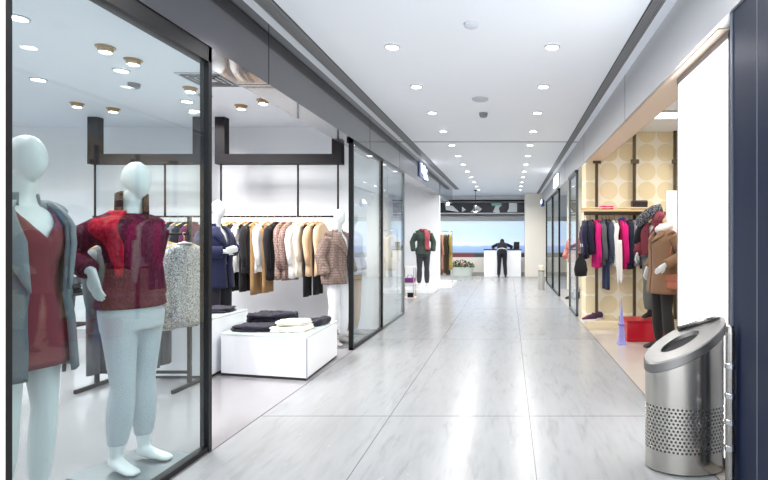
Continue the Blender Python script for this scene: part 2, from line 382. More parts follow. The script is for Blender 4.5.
for x, y in ((1.85, 6.9), (2.6, 6.9), (3.4, 6.6), (2.2, 5.2), (3.4, 4.2)): lamp((x, y, 3.04), 42, .1, name='fill_lamp', col=(1, .95, .87))  # fill lights without fixtures for the right shop
# square lit ceiling panels in the right shop
for i, (x, y, lb) in enumerate(((2.05, 6.95, 'white framed square light panel in the right shop ceiling, nearer the wallpaper'), (1.95, 6.0, 'white framed square light panel in the right shop ceiling, nearer the camera'))):
    t = thing('ceiling_light_panel', lb, 'ceiling light', (x, y, 3.06))
    MB().box(-.32, .32, -.2, .2, -.02, -.001).build('panel_frame', plain('panel_frame_grey', srgb(196, 190, 182), .5), t)
    MB().box(-.27, .27, -.15, .15, -.026, -.019).build('diffuser', emis('panel_diffuser', (1, .97, .92, 1), 5), t)
# ceiling devices in the corridor
def disc(name, x, y, prof, m, label, cat):
    t = MB().lathe(prof, 28).build(name, m, smooth=False); t.location = (x, y, 3.06); return tag(t, label, cat)
disc('ceiling_speaker', -.35, 6.2, [(.10, 0), (.10, -.012), (.08, -.022), (.05, -.018), (.0001, -.018)], plain('speaker_grey', srgb(186, 190, 198), .5), 'round grey ceiling speaker in the middle of the corridor ceiling', 'ceiling speaker')
disc('smoke_detector', -.3, 4.05, [(.055, 0), (.055, -.02), (.03, -.035), (.0001, -.035)], plain('detector_white', srgb(205, 210, 220), .5), 'small white smoke detector at the top of the picture on the corridor ceiling', 'smoke detector')
disc('ceiling_sensor', -.345, 6.9, [(.06, 0), (.05, -.05), (.03, -.06), (.0001, -.06)], plain('sensor_grey', srgb(130, 132, 138), .5), 'small dark grey dome sensor behind the ceiling speaker', 'sensor')
disc('smoke_detector', -4.1, 5.6, [(.06, 0), (.055, -.04), (.03, -.055), (.0001, -.055)], plain('sensor_grey', srgb(130, 132, 138), .5), 'small grey detector on the left shop ceiling behind the gold spotlights', 'smoke detector')
t = thing('air_vent', 'square white air diffuser with dark slots on the shop ceiling at the black window post', 'air vent', (-3.18, 5.45, 3.06))
MB().box(-.235, .235, -.235, .235, -.012, -.001).build('vent_frame', RINGM, t)
v = MB()
for i, s in enumerate((.2, .145, .09)):
    w = .022
    v.box(-s, s, -s, -s+w, -.02, -.011).box(-s, s, s-w, s, -.02, -.011).box(-s, -s+w, -s, s, -.02, -.011).box(s-w, s, -s, s, -.02, -.011)
v.build('slots', plain('slot_grey', srgb(120, 122, 126), .5), t)

# ------------------------------------------------------------------ lightbox, bin
t = thing('lightbox_sign', 'tall glowing blank white lightbox panel on the right wall behind the steel bin', 'lightbox', (1.335, 3.455, 0))
MB().box(-.05, -.004, -.462, -.448, .05, 2.56).box(-.05, -.004, .448, .462, .05, 2.56).box(-.05, -.004, -.462, .462, 2.535, 2.58).box(-.05, -.004, -.462, .462, .02, .06).build('frame', plain('lightbox_frame', srgb(120, 116, 118), .35, .6), t)
MB().box(-.04, -.006, -.449, .449, .06, 2.536).build('screen', emis('lightbox_glow', (1, 1, 1, 1), 3.2), t)

def bin_z(x, y): return .045 + .597 + .53*(x+.225) + .19*y     # lid plane in local coordinates
t = thing('waste_bin', 'brushed steel waste bin with perforated band and slanted lid in front of the lightbox', 'bin', (1.05, 3.06, 0))
A, B, N = .233, .155, 72
def ering(a, b, zf, n=N): return [(a*math.cos(2*PI*k/n), b*math.sin(2*PI*k/n), zf(a*math.cos(2*PI*k/n), b*math.sin(2*PI*k/n))) for k in range(n)]
levels = [.012] + [.05*i for i in range(1, 11)]
b = MB(); rings = [ering(A, B, lambda x, y, z=z: z) for z in levels] + [ering(A, B, lambda x, y: bin_z(x, y) - .06)]
b.loft(rings, False)
body = b.build('body', PERF, t, smooth=True)
me = body.data; uvl = me.uv_layers.new(name='UVMap')
arc = [0]
for k in range(N):
    a0, a1 = 2*PI*k/N, 2*PI*(k+1)/N
    arc.append(arc[-1] + math.hypot(A*(math.cos(a1)-math.cos(a0)), B*(math.sin(a1)-math.sin(a0))))
for p in me.polygons:
    ks = [me.loops[li].vertex_index % N for li in p.loop_indices]
    wrap = (max(ks) == N-1 and min(ks) == 0)
    for li, k in zip(p.loop_indices, ks):
        kk = N if (wrap and k == 0) else k
        uvl.data[li].uv = (arc[kk], me.vertices[me.loops[li].vertex_index].co.z)
bi = MB(); bi.loft([ering(A-.012, B-.012, lambda x, y: .02), ering(A-.012, B-.012, lambda x, y: bin_z(x, y) - .07)], False)
bi.build('inner_liner', plain('bin_liner', srgb(105, 105, 104), .6, .3), t, smooth=True)
l = MB()
zl = lambda dz: (lambda x, y: bin_z(x, y) + dz)
oa, ob, ox = .112, .062, -.03
def hole(dz, a=oa, b=ob): return [(ox + a*math.cos(2*PI*k/N), -.005 + b*math.sin(2*PI*k/N), bin_z(ox + a*math.cos(2*PI*k/N), b*math.sin(2*PI*k/N)) + dz) for k in range(N)]
l.loft([ering(A+.006, B+.006, zl(-.06)), ering(A+.008, B+.008, zl(-.055)), ering(A+.008, B+.008, zl(-.008)), ering(A+.002, B+.002, zl(0)), hole(0), hole(-.03)], False)
l.build('lid', brushed('lid_steel', srgb(132, 131, 130), .4, 1, (40, 40, 40)), t, smooth=False)
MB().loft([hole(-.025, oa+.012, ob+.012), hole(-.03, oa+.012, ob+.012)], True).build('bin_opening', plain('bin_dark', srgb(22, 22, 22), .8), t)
MB().tube([(.0, .13, bin_z(.0, .13)+.012), (.215, .02, bin_z(.215, .02)+.012)], [(.02, .012)]*2, 10).build('lid_hinge', STEEL, t, smooth=True)
MB().loft([ering(A-.02, B-.02, lambda x, y: 0), ering(A-.02, B-.02, lambda x, y: .014)], True).build('foot_ring', plain('bin_foot', srgb(60, 60, 60), .6), t)
t2 = thing('steel_post', 'thin brushed steel post with ring joints right of the perforated bin', 'post', (1.182, 2.74, 0))
MB().lathe([(.0001, 0), (.024, 0), (.024, .85), (.018, .89), (.0001, .895)], 16).build('pole', STEEL, t2, smooth=False)
for z in (.22, .36, .50, .66): MB().lathe([(.024, z), (.0275, z+.004), (.0275, z+.03), (.024, z+.034)], 16).build('ring_joint', CHROME, t2)

# ------------------------------------------------------------------ figures
TT = [(.30,.165,.115,0),(.80,.160,.112,0),(.90,.165,.118,.01),(.97,.158,.112,.01),(1.08,.122,.090,0),(1.16,.120,.092,-.005),(1.27,.142,.112,-.012),(1.36,.160,.104,0),(1.42,.130,.080,.012),(1.455,.080,.062,.018),(1.49,.058,.056,.012),(1.57,.052,.052,-.005)]
def tr(z):
    if z <= TT[0][0]: return TT[0][1:]
    for a, b in zip(TT, TT[1:]):
        if z <= b[0]:
            k = (z-a[0])/(b[0]-a[0]); k = k*k*(3-2*k)
            return tuple(a[i]+(b[i]-a[i])*k for i in (1, 2, 3))
    return TT[-1][1:]
def cp(th, z, off=0):      # coat point: the torso with the waist filled out
    rx, ry, yc = tr(z)
    if z < 1.36: rx, ry = max(rx, .146), max(ry, .108)
    return Vector(((rx+off)*math.sin(th), yc-(ry+off)*math.cos(th), z))
def tp(th, z, off=0):      # torso point, th from the front (-Y), positive to figure's left (+X)
    rx, ry, yc = tr(z); return Vector(((rx+off)*math.sin(th), yc-(ry+off)*math.cos(th), z))
class Fig:
    def __init__(s, elb, wrs, foot_spread=.1, knees=(0, 0)):
        s.sh = {-1: Vector((-.165, .012, 1.385)), 1: Vector((.165, .012, 1.385))}
        s.el = {k: Vector(v) for k, v in elb.items()}; s.wr = {k: Vector(v) for k, v in wrs.items()}
        s.hip = {k: Vector((k*.085, 0, .90)) for k in (-1, 1)}
        s.kn = {k: Vector((k*(.085+foot_spread)*.5, -.02, .49)) for k in (-1, 1)}
        s.an = {k: Vector((k*foot_spread, .02, .085)) for k in (-1, 1)}
        s.hx = 0
def bez(a, b, c, n=9):
    r = []
    for i in range(n):
        t = i/(n-1)
        r.append(a.lerp(b, t*2) if t < .5 else b.lerp(c, (t-.5)*2))
    return r
def limb(mb, a, b, c, r0, r1, r2, n=12, bulge=0):
    path = bez(a, b, c, 9); rad = []
    for i in range(9):
        t = i/8
        r = r0+(r1-r0)*t*2 if t < .5 else r1+(r2-r1)*(t-.5)*2
        if bulge and .5 < t < 1: r += bulge*math.sin((t-.5)*2*PI)
        rad.append(r)
    mb.tube(path, rad, n)
def egg(mb, c, rx=.067, ry=.086, rz=.108, n=20, m=14, tilt=0):
    rings = []
    for j in range(1, m):
        ph = PI*j/m; z = -math.cos(ph); r = math.sin(ph)
        k = 1 - .26*max(0, -z)**1.2
        fy = -.022*max(0, -z)            # chin forward
        rings.append([(c[0]+rx*r*k*math.cos(2*PI*i/n), c[1]+fy+ry*r*(1-.2*max(0, -z))*math.sin(2*PI*i/n), c[2]+rz*z) for i in range(n)])
    mb.loft(rings)
def body_mb(f, head=True, legs=True, arms=True, neck=True):
    mb = MB()
    zs = [.84,.88,.92,.97,1.02,1.08,1.14,1.2,1.27,1.33,1.38,1.42,1.445,1.47] + ([1.5, 1.54, 1.59] if neck else [])
    mb.loft([[tp(2*PI*k/24, z) for k in range(24)] for z in zs])
    if head: egg(mb, (f.hx, -.025, 1.665))
    for s in (-1, 1):
        if legs:
            limb(mb, f.hip[s], f.kn[s], f.an[s], .088, .052, .034, bulge=.012)
            a = f.an[s]
            mb.tube([a+Vector((0,.035,-.03)), a+Vector((0,.0,-.03)), a+Vector((s*.012,-.07,-.052)), a+Vector((s*.02,-.14,-.066)), a+Vector((s*.02,-.175,-.072))], [(.026,.035),(.034,.04),(.038,.028),(.042,.018),(.026,.011)], 12)
        if arms:
            mb.tube([(s*.05, .014, 1.43), (s*.11, .013, 1.405), f.sh[s]], [.04, .05, .052], 12, xref=(0,1,0))
            limb(mb, f.sh[s], f.el[s], f.wr[s], .05, .037, .026)
    return mb
def hand_mb(mb, w, d, nrm, side):
    d = Vector(d).normalized(); nrm = Vector(nrm); nrm = (nrm - d*nrm.dot(d)).normalized(); s = d.cross(nrm)*side
    mb.tube([w-d*.02, w+d*.02, w+d*.06, w+d*.095], [(.024,.02),(.032,.016),(.038,.014),(.036,.012)], 12, xref=s)
    for i, L in enumerate((.058, .072, .078, .070)):
        b = w + d*.085 + s*(-.028+.0187*i)
        mb.tube([b, b+d*L*.45+nrm*L*.06, b+d*L*.8+nrm*L*.2, b+d*L+nrm*L*.38], [.009, .0085, .0075, .006], 8)
    b = w + d*.02 + s*.026
    mb.tube([b-s*.01, b+s*.02+d*.03+nrm*.006, b+s*.03+d*.06+nrm*.014, b+s*.03+d*.082+nrm*.022], [.012, .011, .0095, .007], 8)
def hands(f, t, m, dirs, vox=.0045, sides=(-1, 1)):
    for s in sides:
        mb = MB(); d, n = dirs[s]; hand_mb(mb, f.wr[s], d, n, s); mb.build('hand', m, t, remesh=vox, smoothit=2)
def sleeve_tubes(mb, f, off, ends={-1: 1, 1: 1}, r=(.062, .054, .046), sides=(-1, 1)):
    for s in sides:
        e = ends[s]
        wr = f.el[s].lerp(f.wr[s], e)
        mb.tube([(s*.05, .014, 1.425), (s*.11, .013, 1.41), f.sh[s]], [.045+off, r[0]-.005+off, r[0]+off], 12, xref=(0,1,0))
        limb(mb, f.sh[s], f.el[s], wr, r[0]+off, r[1]+off, r[2]+off)
def top(f, t, name, m, hem, neck, off=.012, ends={-1: 1, 1: 1}, r=(.06, .052, .044), flare=0, vox=.012, fold=0, collar=None, sides=(-1, 1)):
    mb = MB(); n = 36; rings = []; N_ = 14
    for i in range(N_+1):
        z = hem + (neck-hem)*i/N_; fl = flare*(1-i/N_)**2
        rings.append([tp(2*PI*k/n, z, off+fl+fold*(1-i/N_)*math.sin(2*PI*k/n*7+i*.15)) for k in range(n)])
    mb.loft(rings)
    sleeve_tubes(mb, f, off*.6, ends, r, sides)
    o = mb.build(name, m, t, remesh=vox, smoothit=4)
    if collar:
        h, r0, cm = collar
        c = MB(); c.grid(28, 5, lambda u, v: (Vector((0, .005, 1.455+h*v)) + Vector(((r0+.01*(1-v))*math.sin(2*PI*u), -(r0+.01*(1-v))*math.cos(2*PI*u), .02*math.cos(2*PI*u+PI)))), True)
        c.build('collar', cm, t, smooth=True, solid=.014)
    return o
def trousers(f, t, m, name='trousers', off=.01, ankle=.13, rr=(.092, .064, .05), vox=.012):
    mb = MB(); n = 28
    mb.loft([[tp(2*PI*k/n, z, off) for k in range(n)] for z in (.80, .84, .9, .96, 1.0, 1.03)])
    for s in (-1, 1):
        k = (f.kn[s].z-ankle)/(f.kn[s].z-f.an[s].z)
        e = f.kn[s].lerp(f.an[s], k)
        limb(mb, f.hip[s], f.kn[s], e, rr[0]+off, rr[1], rr[2], 14, .014)
    return mb.build(name, m, t, remesh=vox, smoothit=4)
def shoes(f, t, m, h=.1, name='shoe'):
    for s in (-1, 1):
        a = f.an[s]; mb = MB()
        mb.tube([a+Vector((0,.04,-.035)), a+Vector((0,.0,-.03)), a+Vector((s*.012,-.08,-.048)), a+Vector((s*.02,-.155,-.06)), a+Vector((s*.02,-.2,-.066))], [(.034,.045),(.043,.05),(.046,.036),(.048,.024),(.03,.016)], 14)
        mb.tube([a+Vector((0,0,-.03)), a+Vector((0,0,h-.085))], [.045, .046], 14)
        mb.build(name, m, t, remesh=.008, smoothit=3)
def coat(f, t, m, hem, ztop=1.46, off=.03, gap0=.35, gap1=.25, flare=.03, lining=None, ends={-1:1,1:1}, r=(.072, .066, .06), lap=.3, lapz=1.12, vshift=0, name='coat', lapm=None, fold=.004, sides=(-1, 1)):
    def fpt(u, v, extra=0):
        z = hem + (ztop-hem)*v
        g = gap0 + (gap1-gap0)*min(1, v*1.4)
        if z > lapz: g += (z-lapz)/(ztop-lapz)*.25
        th = g + (2*PI-2*g)*u
        fl = flare*(1-v)**1.5
        return cp(th, z, off+fl+extra+fold*(1-v)*math.sin(th*6))
    mb = MB(); mb.grid(44, 24, fpt); mb.build(name, m, t, smooth=True, solid=.016)
    sl = MB(); sleeve_tubes(sl, f, .008, ends, r, sides)
    sl.build('sleeves', m, t, remesh=.012, smoothit=4)
    if lap:
        for s in (0, 1):
            def lp(u, v):
                z = lapz + (ztop-lapz)*v; vv = (z-hem)/(ztop-hem)
                w = lap*min(1, v*1.6+.05)*u*.22
                p = fpt((w if s == 0 else 1-w), vv, .016+.006*math.sin(PI*u))
                return p
            g = MB(); g.grid(6, 12, lp); g.build('lapel', lapm or m, t, smooth=True, solid=.008)
        c = MB()
        c.grid(24, 5, lambda u, v: Vector(((.075-.012*v)*math.sin(.7+(2*PI-1.4)*u), .012-(.072-.012*v)*math.cos(.7+(2*PI-1.4)*u), 1.44+.06*v)))
        c.build('collar', lapm or m, t, smooth=True, solid=.012)

def plate(t, m=None, sx=.2, sy=.24, z=0):
    MB().box(-sx, sx, -sy, sy*.8, z, z+.008).build('base_plate', m or plain('plate_steel', srgb(150, 156, 160), .3, .7), t, bevel=.003)

# --- mannequin 1: grey coat, burgundy dress
f = Fig({-1: (-.245, .13, 1.16), 1: (.20, .12, 1.16)}, {-1: (-.24, .10, .92), 1: (.15, -.02, 1.0)}, .09)
t = thing('mannequin', 'white egg-headed mannequin in open grey coat over burgundy dress at the left window edge', 'mannequin', (-2.36, 2.48, .008), math.radians(84), scale=1.045)
body_mb(f).build('body', MANN, t, remesh=.009, smoothit=4)
hands(f, t, MANN, {-1: ((0, -.1, -1), (1, 0, 0))}, sides=(-1,))
BURG = fabric('burgundy_jersey', srgb(112, 48, 58)); 
d = MB()
def dress(u, v):
    th = 2*PI*u; a = (th+PI) % (2*PI)-PI
    ztop = 1.44 - .15*max(0, 1-abs(a)/.75)
    z = .70 + (ztop-.70)*v
    return tp(th, z, .012+.02*(1-v)**2+.004*(1-v)*math.sin(th*8))
d.grid(48, 22, dress, True); d.build('dress', BURG, t, smooth=True, solid=.006)
GREYC = fabric('grey_wool', srgb(94, 104, 112), .5, 180, .15)
coat(f, t, GREYC, .66, gap0=.5, gap1=.42, off=.03, flare=.03, lap=.5, lapz=1.05, lapm=fabric('grey_wool_light', srgb(112, 122, 128), .4, 180, .1))
plate(t, z=-.008)
# --- mannequin 2: maroon knit sweater, pale jeans
f = Fig({-1: (-.2, .27, 1.27), 1: (.19, .10, 1.18)}, {-1: (-.225, .01, 1.14), 1: (.17, .02, .98)}, .085)
f.kn[-1].y = -.03; f.kn[1].y = .02
t = thing('mannequin', 'white egg-headed mannequin in maroon knit sweater and pale jeans, hand on hip', 'mannequin', (-2.24, 3.05, .008), math.radians(76), scale=1.02)
body_mb(f).build('body', MANN, t, remesh=.009, smoothit=4)
hands(f, t, MANN, {-1: ((.03, -.25, -.95), (1, 0, 0)), 1: ((-.1, -.1, -1), (-1, 0, 0))})
KNIT = knit('maroon_knit', srgb(92, 30, 52), 75)
top(f, t, 'sweater', KNIT, .925, 1.47, .02, {-1: .92, 1: 1}, (.058, .06, .046), .012)
c = MB(); c.grid(30, 6, lambda u, v: Vector(((.078-.006*v)*math.sin(.15+(2*PI-1.5)*u), .008-(.076-.002*v)*math.cos(.15+(2*PI-1.5)*u), 1.43+(.165-.03*math.sin(PI*u))*v)))
c.build('collar', knit('dark_collar_knit', srgb(66, 44, 46), 80), t, smooth=True, solid=.016)
# red area at the near shoulder, built as a knit panel
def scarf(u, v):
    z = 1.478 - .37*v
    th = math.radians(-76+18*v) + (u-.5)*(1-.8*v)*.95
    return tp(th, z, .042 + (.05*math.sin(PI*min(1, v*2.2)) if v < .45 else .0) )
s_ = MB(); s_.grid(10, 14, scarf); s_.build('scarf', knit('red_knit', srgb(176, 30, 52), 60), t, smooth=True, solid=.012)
JEANS = fabric('pale_denim', srgb(176, 182, 188), .5, 120, .1)
trousers(f, t, JEANS, 'jeans', off=.011, ankle=.15, rr=(.086, .060, .047))
plate(t, z=-.008, sx=.22, sy=.26)
# --- mannequin behind (white, undressed top) seen between the two
f = Fig({-1: (-.25, .05, 1.15), 1: (.25, .05, 1.15)}, {-1: (-.24, 0, .92), 1: (.24, 0, .92)})
t = thing('mannequin', 'white mannequin in a dark top half hidden between the two window mannequins', 'mannequin', (-5.2, 5.9, 0), math.radians(40), scale=.9)
body_mb(f).build('body', MANN, t, remesh=.012, smoothit=4)
top(f, t, 'top', fabric('charcoal_jersey', srgb(66, 66, 72)), .9, 1.45, .02); trousers(f, t, fabric('charcoal_wool', srgb(60, 60, 66)))
plate(t)
# --- navy mannequin
f = Fig({-1: (-.26, .02, 1.17), 1: (.26, .0, 1.17)}, {-1: (-.05, -.19, 1.18), 1: (.06, -.19, 1.22)})
t = thing('mannequin', 'white headed mannequin in long navy coat, arm bent across, behind the black window post', 'mannequin', (-3.50, 6.12, 0), math.radians(78), scale=1.03)
body_mb(f).build('body', MANN, t, remesh=.011, smoothit=4)
hands(f, t, MANN, {-1: ((.9, -.2, .2), (0, 1, 0)), 1: ((-.9, -.25, -.2), (0, 1, 0))}, .006)
NAVY = fabric('navy_wool', srgb(28, 31, 58))
coat(f, t, NAVY, .76, gap0=.08, gap1=.08, off=.03, flare=.025, lap=.5, lapz=1.2, ends={-1: .85, 1: .85})
trousers(f, t, fabric('black_wool', srgb(36, 35, 42)), rr=(.1, .085, .08)); plate(t)
# --- tweed jacket mannequin
f = Fig({-1: (-.25, .06, 1.15), 1: (.25, .06, 1.15)}, {-1: (-.25, -.03, .93), 1: (.25, -.03, .93)})
t = thing('mannequin', 'mannequin in brown checked blazer and white trousers by the middle glass panel', 'mannequin', (-2.21, 6.62, 0), math.radians(66), scale=.99)
body_mb(f).build('body', MANN, t, remesh=.011, smoothit=4)
TWEED = tweed('brown_check_tweed', srgb(112, 94, 88), srgb(160, 140, 130), 120, True, srgb(78, 64, 60))
coat(f, t, TWEED, .80, gap0=.16, gap1=.06, off=.035, flare=.03, lap=.6, lapz=1.15, name='blazer')
top(f, t, 'blouse', fabric('white_cotton', srgb(232, 232, 236)), .9, 1.44, .012, sides=())
trousers(f, t, fabric('white_cotton', srgb(232, 232, 236)), ankle=.12); shoes(f, t, fabric('grey_suede', srgb(150, 145, 142))); plate(t)
f = Fig({-1: (-.25, .06, 1.15), 1: (.25, .06, 1.15)}, {-1: (-.25, -.03, .93), 1: (.25, -.03, .93)})
t = thing('mannequin', 'mannequin in pale lilac shirt and tan trousers just behind the checked blazer', 'mannequin', (-2.23, 7.22, 0), math.radians(68), scale=1.0)
body_mb(f).build('body', MANN, t, remesh=.011, smoothit=4)
top(f, t, 'shirt', tweed('lilac_check', srgb(200, 196, 214), srgb(226, 224, 234), 60), .86, 1.45, .02)
trousers(f, t, fabric('tan_cotton', srgb(176, 138, 96)), ankle=.1); shoes(f, t, MATS['grey_suede']); plate(t)
# --- second shop mannequin: green jacket, pink scarf
f = Fig({-1: (-.27, .03, 1.17), 1: (.27, .03, 1.17)}, {-1: (-.25, -.05, .95), 1: (.25, -.05, .95)})
t = thing('mannequin', 'headless mannequin in dark green jacket and rose scarf against the white wall', 'mannequin', (-2.24, 13.35, .1), math.radians(15), scale=1.02)
body_mb(f, head=False, neck=False).build('body', MANN, t, remesh=.012, smoothit=4)
top(f, t, 'jacket', fabric('dark_green', srgb(62, 74, 68)), .86, 1.45, .03)
s_ = MB(); s_.grid(12, 12, lambda u, v: tp(.1+.75*u+.1*v, 1.47-.5*v, .055)); s_.build('scarf', fabric('rose_wool', srgb(158, 78, 88)), t, smooth=True, solid=.02)
s_ = MB(); s_.tube([(.08*math.sin(a), .01-.08*math.cos(a), 1.48) for a in [2*PI*k/16 for k in range(17)]], .03, 10); s_.build('scarf_loop', MATS['rose_wool'], t, smooth=True)
trousers(f, t, MATS['charcoal_wool']); 
struct('trim_6', MB().box(-3.2, -1.92, 12.95, 13.98, 0, .1), LAQ, 'low white display step', bevel=.004)
# --- right shop mannequins
DKGR = fabric('black_legging', srgb(44, 42, 42))
f = Fig({-1: (-.25, .06, 1.16), 1: (.27, .13, 1.17)}, {-1: (-.20, -.10, 1.0), 1: (.25, -.13, 1.06)}, .13)
t = thing('mannequin', 'headless mannequin in brown hooded coat and black boots, front of the right shop', 'mannequin', (1.905, 6.32, 0), math.radians(-74), scale=1.0)
body_mb(f, head=False, neck=False).build('body', MANN, t, remesh=.010, smoothit=4)
hands(f, t, MANN, {-1: ((.1, -.3, -.95), (1, 0, 0)), 1: ((-.05, -.8, -.6), (-1, 0, 0))}, .006)
BRC = fabric('brown_cotton', srgb(128, 98, 76))
coat(f, t, BRC, .70, gap0=.06, gap1=.06, off=.04, flare=.03, lap=.5, lapz=1.32, r=(.07, .066, .054))
s_ = MB(); s_.tube([(.075*math.sin(a), .01-.07*math.cos(a), 1.50+.03*math.cos(a)*-1) for a in [2*PI*k/16 for k in range(17)]], .042, 10); s_.lathe([(.07, 1.44), (.075, 1.5), (.05, 1.55), (.0001, 1.545)], 16); s_.build('scarf', fabric('pale_scarf', srgb(226, 214, 210)), t, smooth=True)
trousers(f, t, DKGR, ankle=.1); shoes(f, t, plain('black_leather', srgb(38, 34, 33), .45, var=.1), .16, 'boot')
h = MB(); h.box(-.12, .12, -.05, .05, -.10, .08); tb = thing('handbag', 'tan leather shoulder bag hanging at the brown coat mannequin', 'bag', (1.99, 6.08, .86), math.radians(-30))
h.build('bag_body', plain('tan_leather', srgb(160, 92, 66), .5, bump=.1, var=.1), tb, bevel=.03, seg=3, smooth=False)
MB().box(-.122, .122, -.058, -.045, -.0, .075).build('flap', plain('tan_leather_dark', srgb(148, 82, 58), .5, var=.1), tb, bevel=.008)
MB().tube([(-.11, 0, .07), (-.10, 0, .22), (-.03, .02, .55), (.04, .03, .56), (.10, 0, .22), (.11, 0, .07)], .007, 8).build('strap', MATS['tan_leather'], tb, smooth=True)
t = thing('display_cube', 'glossy red cube plinth under the wine coat mannequin', 'plinth', (1.84, 6.98, 0), math.radians(3))
MB().box(-.29, .29, -.2, .2, 0, .26).build('body', plain('red_gloss', srgb(190, 24, 44), .25, coat=.3, var=.05), t, bevel=.012)
MB().box(-.295, .295, -.205, .205, .258, .28).build('cube_top', plain('red_gloss_top', srgb(172, 22, 42), .3, var=.05), t, bevel=.005)
f = Fig({-1: (-.25, .02, 1.16), 1: (.25, .04, 1.15)}, {-1: (-.22, -.15, 1.0), 1: (.20, -.15, .98)}, .09)
t = thing('mannequin', 'mannequin in wine red coat with fur shawl and pink hood, standing on the red cube', 'mannequin', (1.99, 6.98, .288), math.radians(-42), scale=.88)
body_mb(f, head=False).build('body', MANN, t, remesh=.010, smoothit=4)
hands(f, t, MANN, {-1: ((-.1, -.3, -.95), (1, 0, 0)), 1: ((-.1, -.3, -.95), (-1, 0, 0))}, .006)
coat(f, t, fabric('wine_wool', srgb(110, 44, 54)), .98, gap0=.06, gap1=.06, off=.045, flare=.03, lap=.5, lapz=1.3)
trousers(f, t, fabric('grey_green_wool', srgb(96, 100, 96)), rr=(.11, .095, .085)); shoes(f, t, MATS['black_leather'], .14, 'boot')
blk0 = fabric('black_sleeve_cloth', srgb(34, 34, 38))
FUR = tweed('black_white_fur', srgb(24, 24, 28), srgb(140, 140, 146), 55)
s_ = MB(); s_.tube([(-.25, -.05, 1.44), (-.20, -.08, 1.51), (-.09, -.10, 1.585), (.03, -.09, 1.66), (.14, -.05, 1.70)], [.06, .08, .085, .085, .065], 14, xref=(0,1,0))
o = s_.build('fur_shawl', FUR, t, remesh=.012, smoothit=3)
s_ = MB(); s_.tube([(-.19, .0, 1.46), (-.26, -.0, 1.32), (-.295, -.03, 1.14)], [.075, .075, .066], 12); s_.build('black_sleeve', blk0, t, smooth=True)
s_ = MB(); egg(s_, (.10, -.06, 1.575), .085, .09, .095); s_.tube([(.02,.0,1.44),(.06,-.03,1.54)], [.085,.08], 14); s_.build('hood', knit('rose_knit', srgb(176, 92, 104), 60), t, remesh=.011, smoothit=4)
# --- third shop mannequin on the right
f = Fig({-1: (-.27, .03, 1.17), 1: (.27, .03, 1.17)}, {-1: (-.2, -.14, 1.0), 1: (.2, -.14, 1.0)})
t = thing('mannequin', 'mannequin in pink top and pale trousers behind the far right glass panel', 'mannequin', (1.50, 11.75, 0), math.radians(-50), scale=.95)
body_mb(f, head=False).build('body', MANN, t, remesh=.012, smoothit=4)
top(f, t, 'top', fabric('dusty_pink', srgb(190, 128, 116)), .88, 1.45, .03); trousers(f, t, fabric('cream_cotton', srgb(224, 214, 192)), ankle=.3); shoes(f, t, DKGR, .3, 'boot')

# ------------------------------------------------------------------ hanging garments
def hanger(t, m, w=.2):
    h = MB(); a = [(.014*math.cos(x), 0, .012+.014*math.sin(x)-.012) for x in [(-.3+k*.55)*1.0 for k in range(9)]]
    h.tube([(x, 0, z) for x, y, z in a] , .0028, 6)
    h.tube([(0, 0, -.013), (0, 0, -.075)], .0028, 6)
    h.tube([(-w, 0, -.135), (-w*.5, 0, -.10), (0, 0, -.078), (w*.5, 0, -.10), (w, 0, -.135)], [(.008, .012)]*5, 8, xref=(0,1,0))
    return h.build('hanger', m, t, smooth=True)
def garment(name, label, cat, x, y, z, L, m, hm=WOOD, w=.205, dep=.045, sl=.55, flare=1.0, jit=0, group=None, collar=None, rz=PI/2):
    rnd = random.Random(hash((round(x*100), round(y*100))) & 0xffff)
    t = thing(name, label, cat, (x, y, z), rz+jit, group)
    hanger(t, hm, w*.92)
    n = 40; rings = []; ph = rnd.random()*6
    prof = [(-.088, .05, .035), (-.10, .085, .04), (-.118, .14, dep*.9), (-.145, .195, dep), (-.19, w, dep), (-.30, w*.98, dep*1.1)]
    k0 = 6
    for i in range(1, k0+1):
        q = i/k0; prof.append((-.30-(L-.30)*q, w*(.98+(flare-.98)*q), dep*(1.1+.25*q)))
    for i, (zz, hw, hd) in enumerate(prof):
        am = .16*max(0, (-zz-.2)/max(.2, L-.2))
        rings.append([((hw*(1+am*.25*math.sin(9*a+ph)))*math.cos(a), hd*(1+am*2*math.sin(7*a+ph*2+zz*2))*math.sin(a), zz+.012*math.sin(3*a+ph)*(i == len(prof)-1)) for a in [2*PI*k/n for k in range(n)]])
    b = MB(); b.loft(rings); b.build('garment_body', m, t, smooth=True)
    if sl:
        for s in (-1, 1):
            q = MB(); e = rnd.uniform(-.02, .02)
            q.tube([(s*(w-.045), 0, -.15), (s*(w-.01), e*.3, -.2), (s*(w+.012), .01+e, -.33), (s*(w+.01), -.012+e, -.15-sl*.7), (s*(w-.01), -.02+e, -.12-sl)], [(.03,.03), (.052,.045), (.05,.042), (.043,.038), (.036,.03)], 12)
            q.build('sleeve', m, t, smooth=True)
    if collar:
        q = MB(); q.tube([(.055*math.sin(a), .036*math.cos(a), -.085-.03*(math.cos(a)+1)*.3) for a in [2*PI*k/14 for k in range(15)]], [(.012, .026)]*15, 8, xref=(0,0,1))
        q.build('collar', collar, t, smooth=True)
    return t
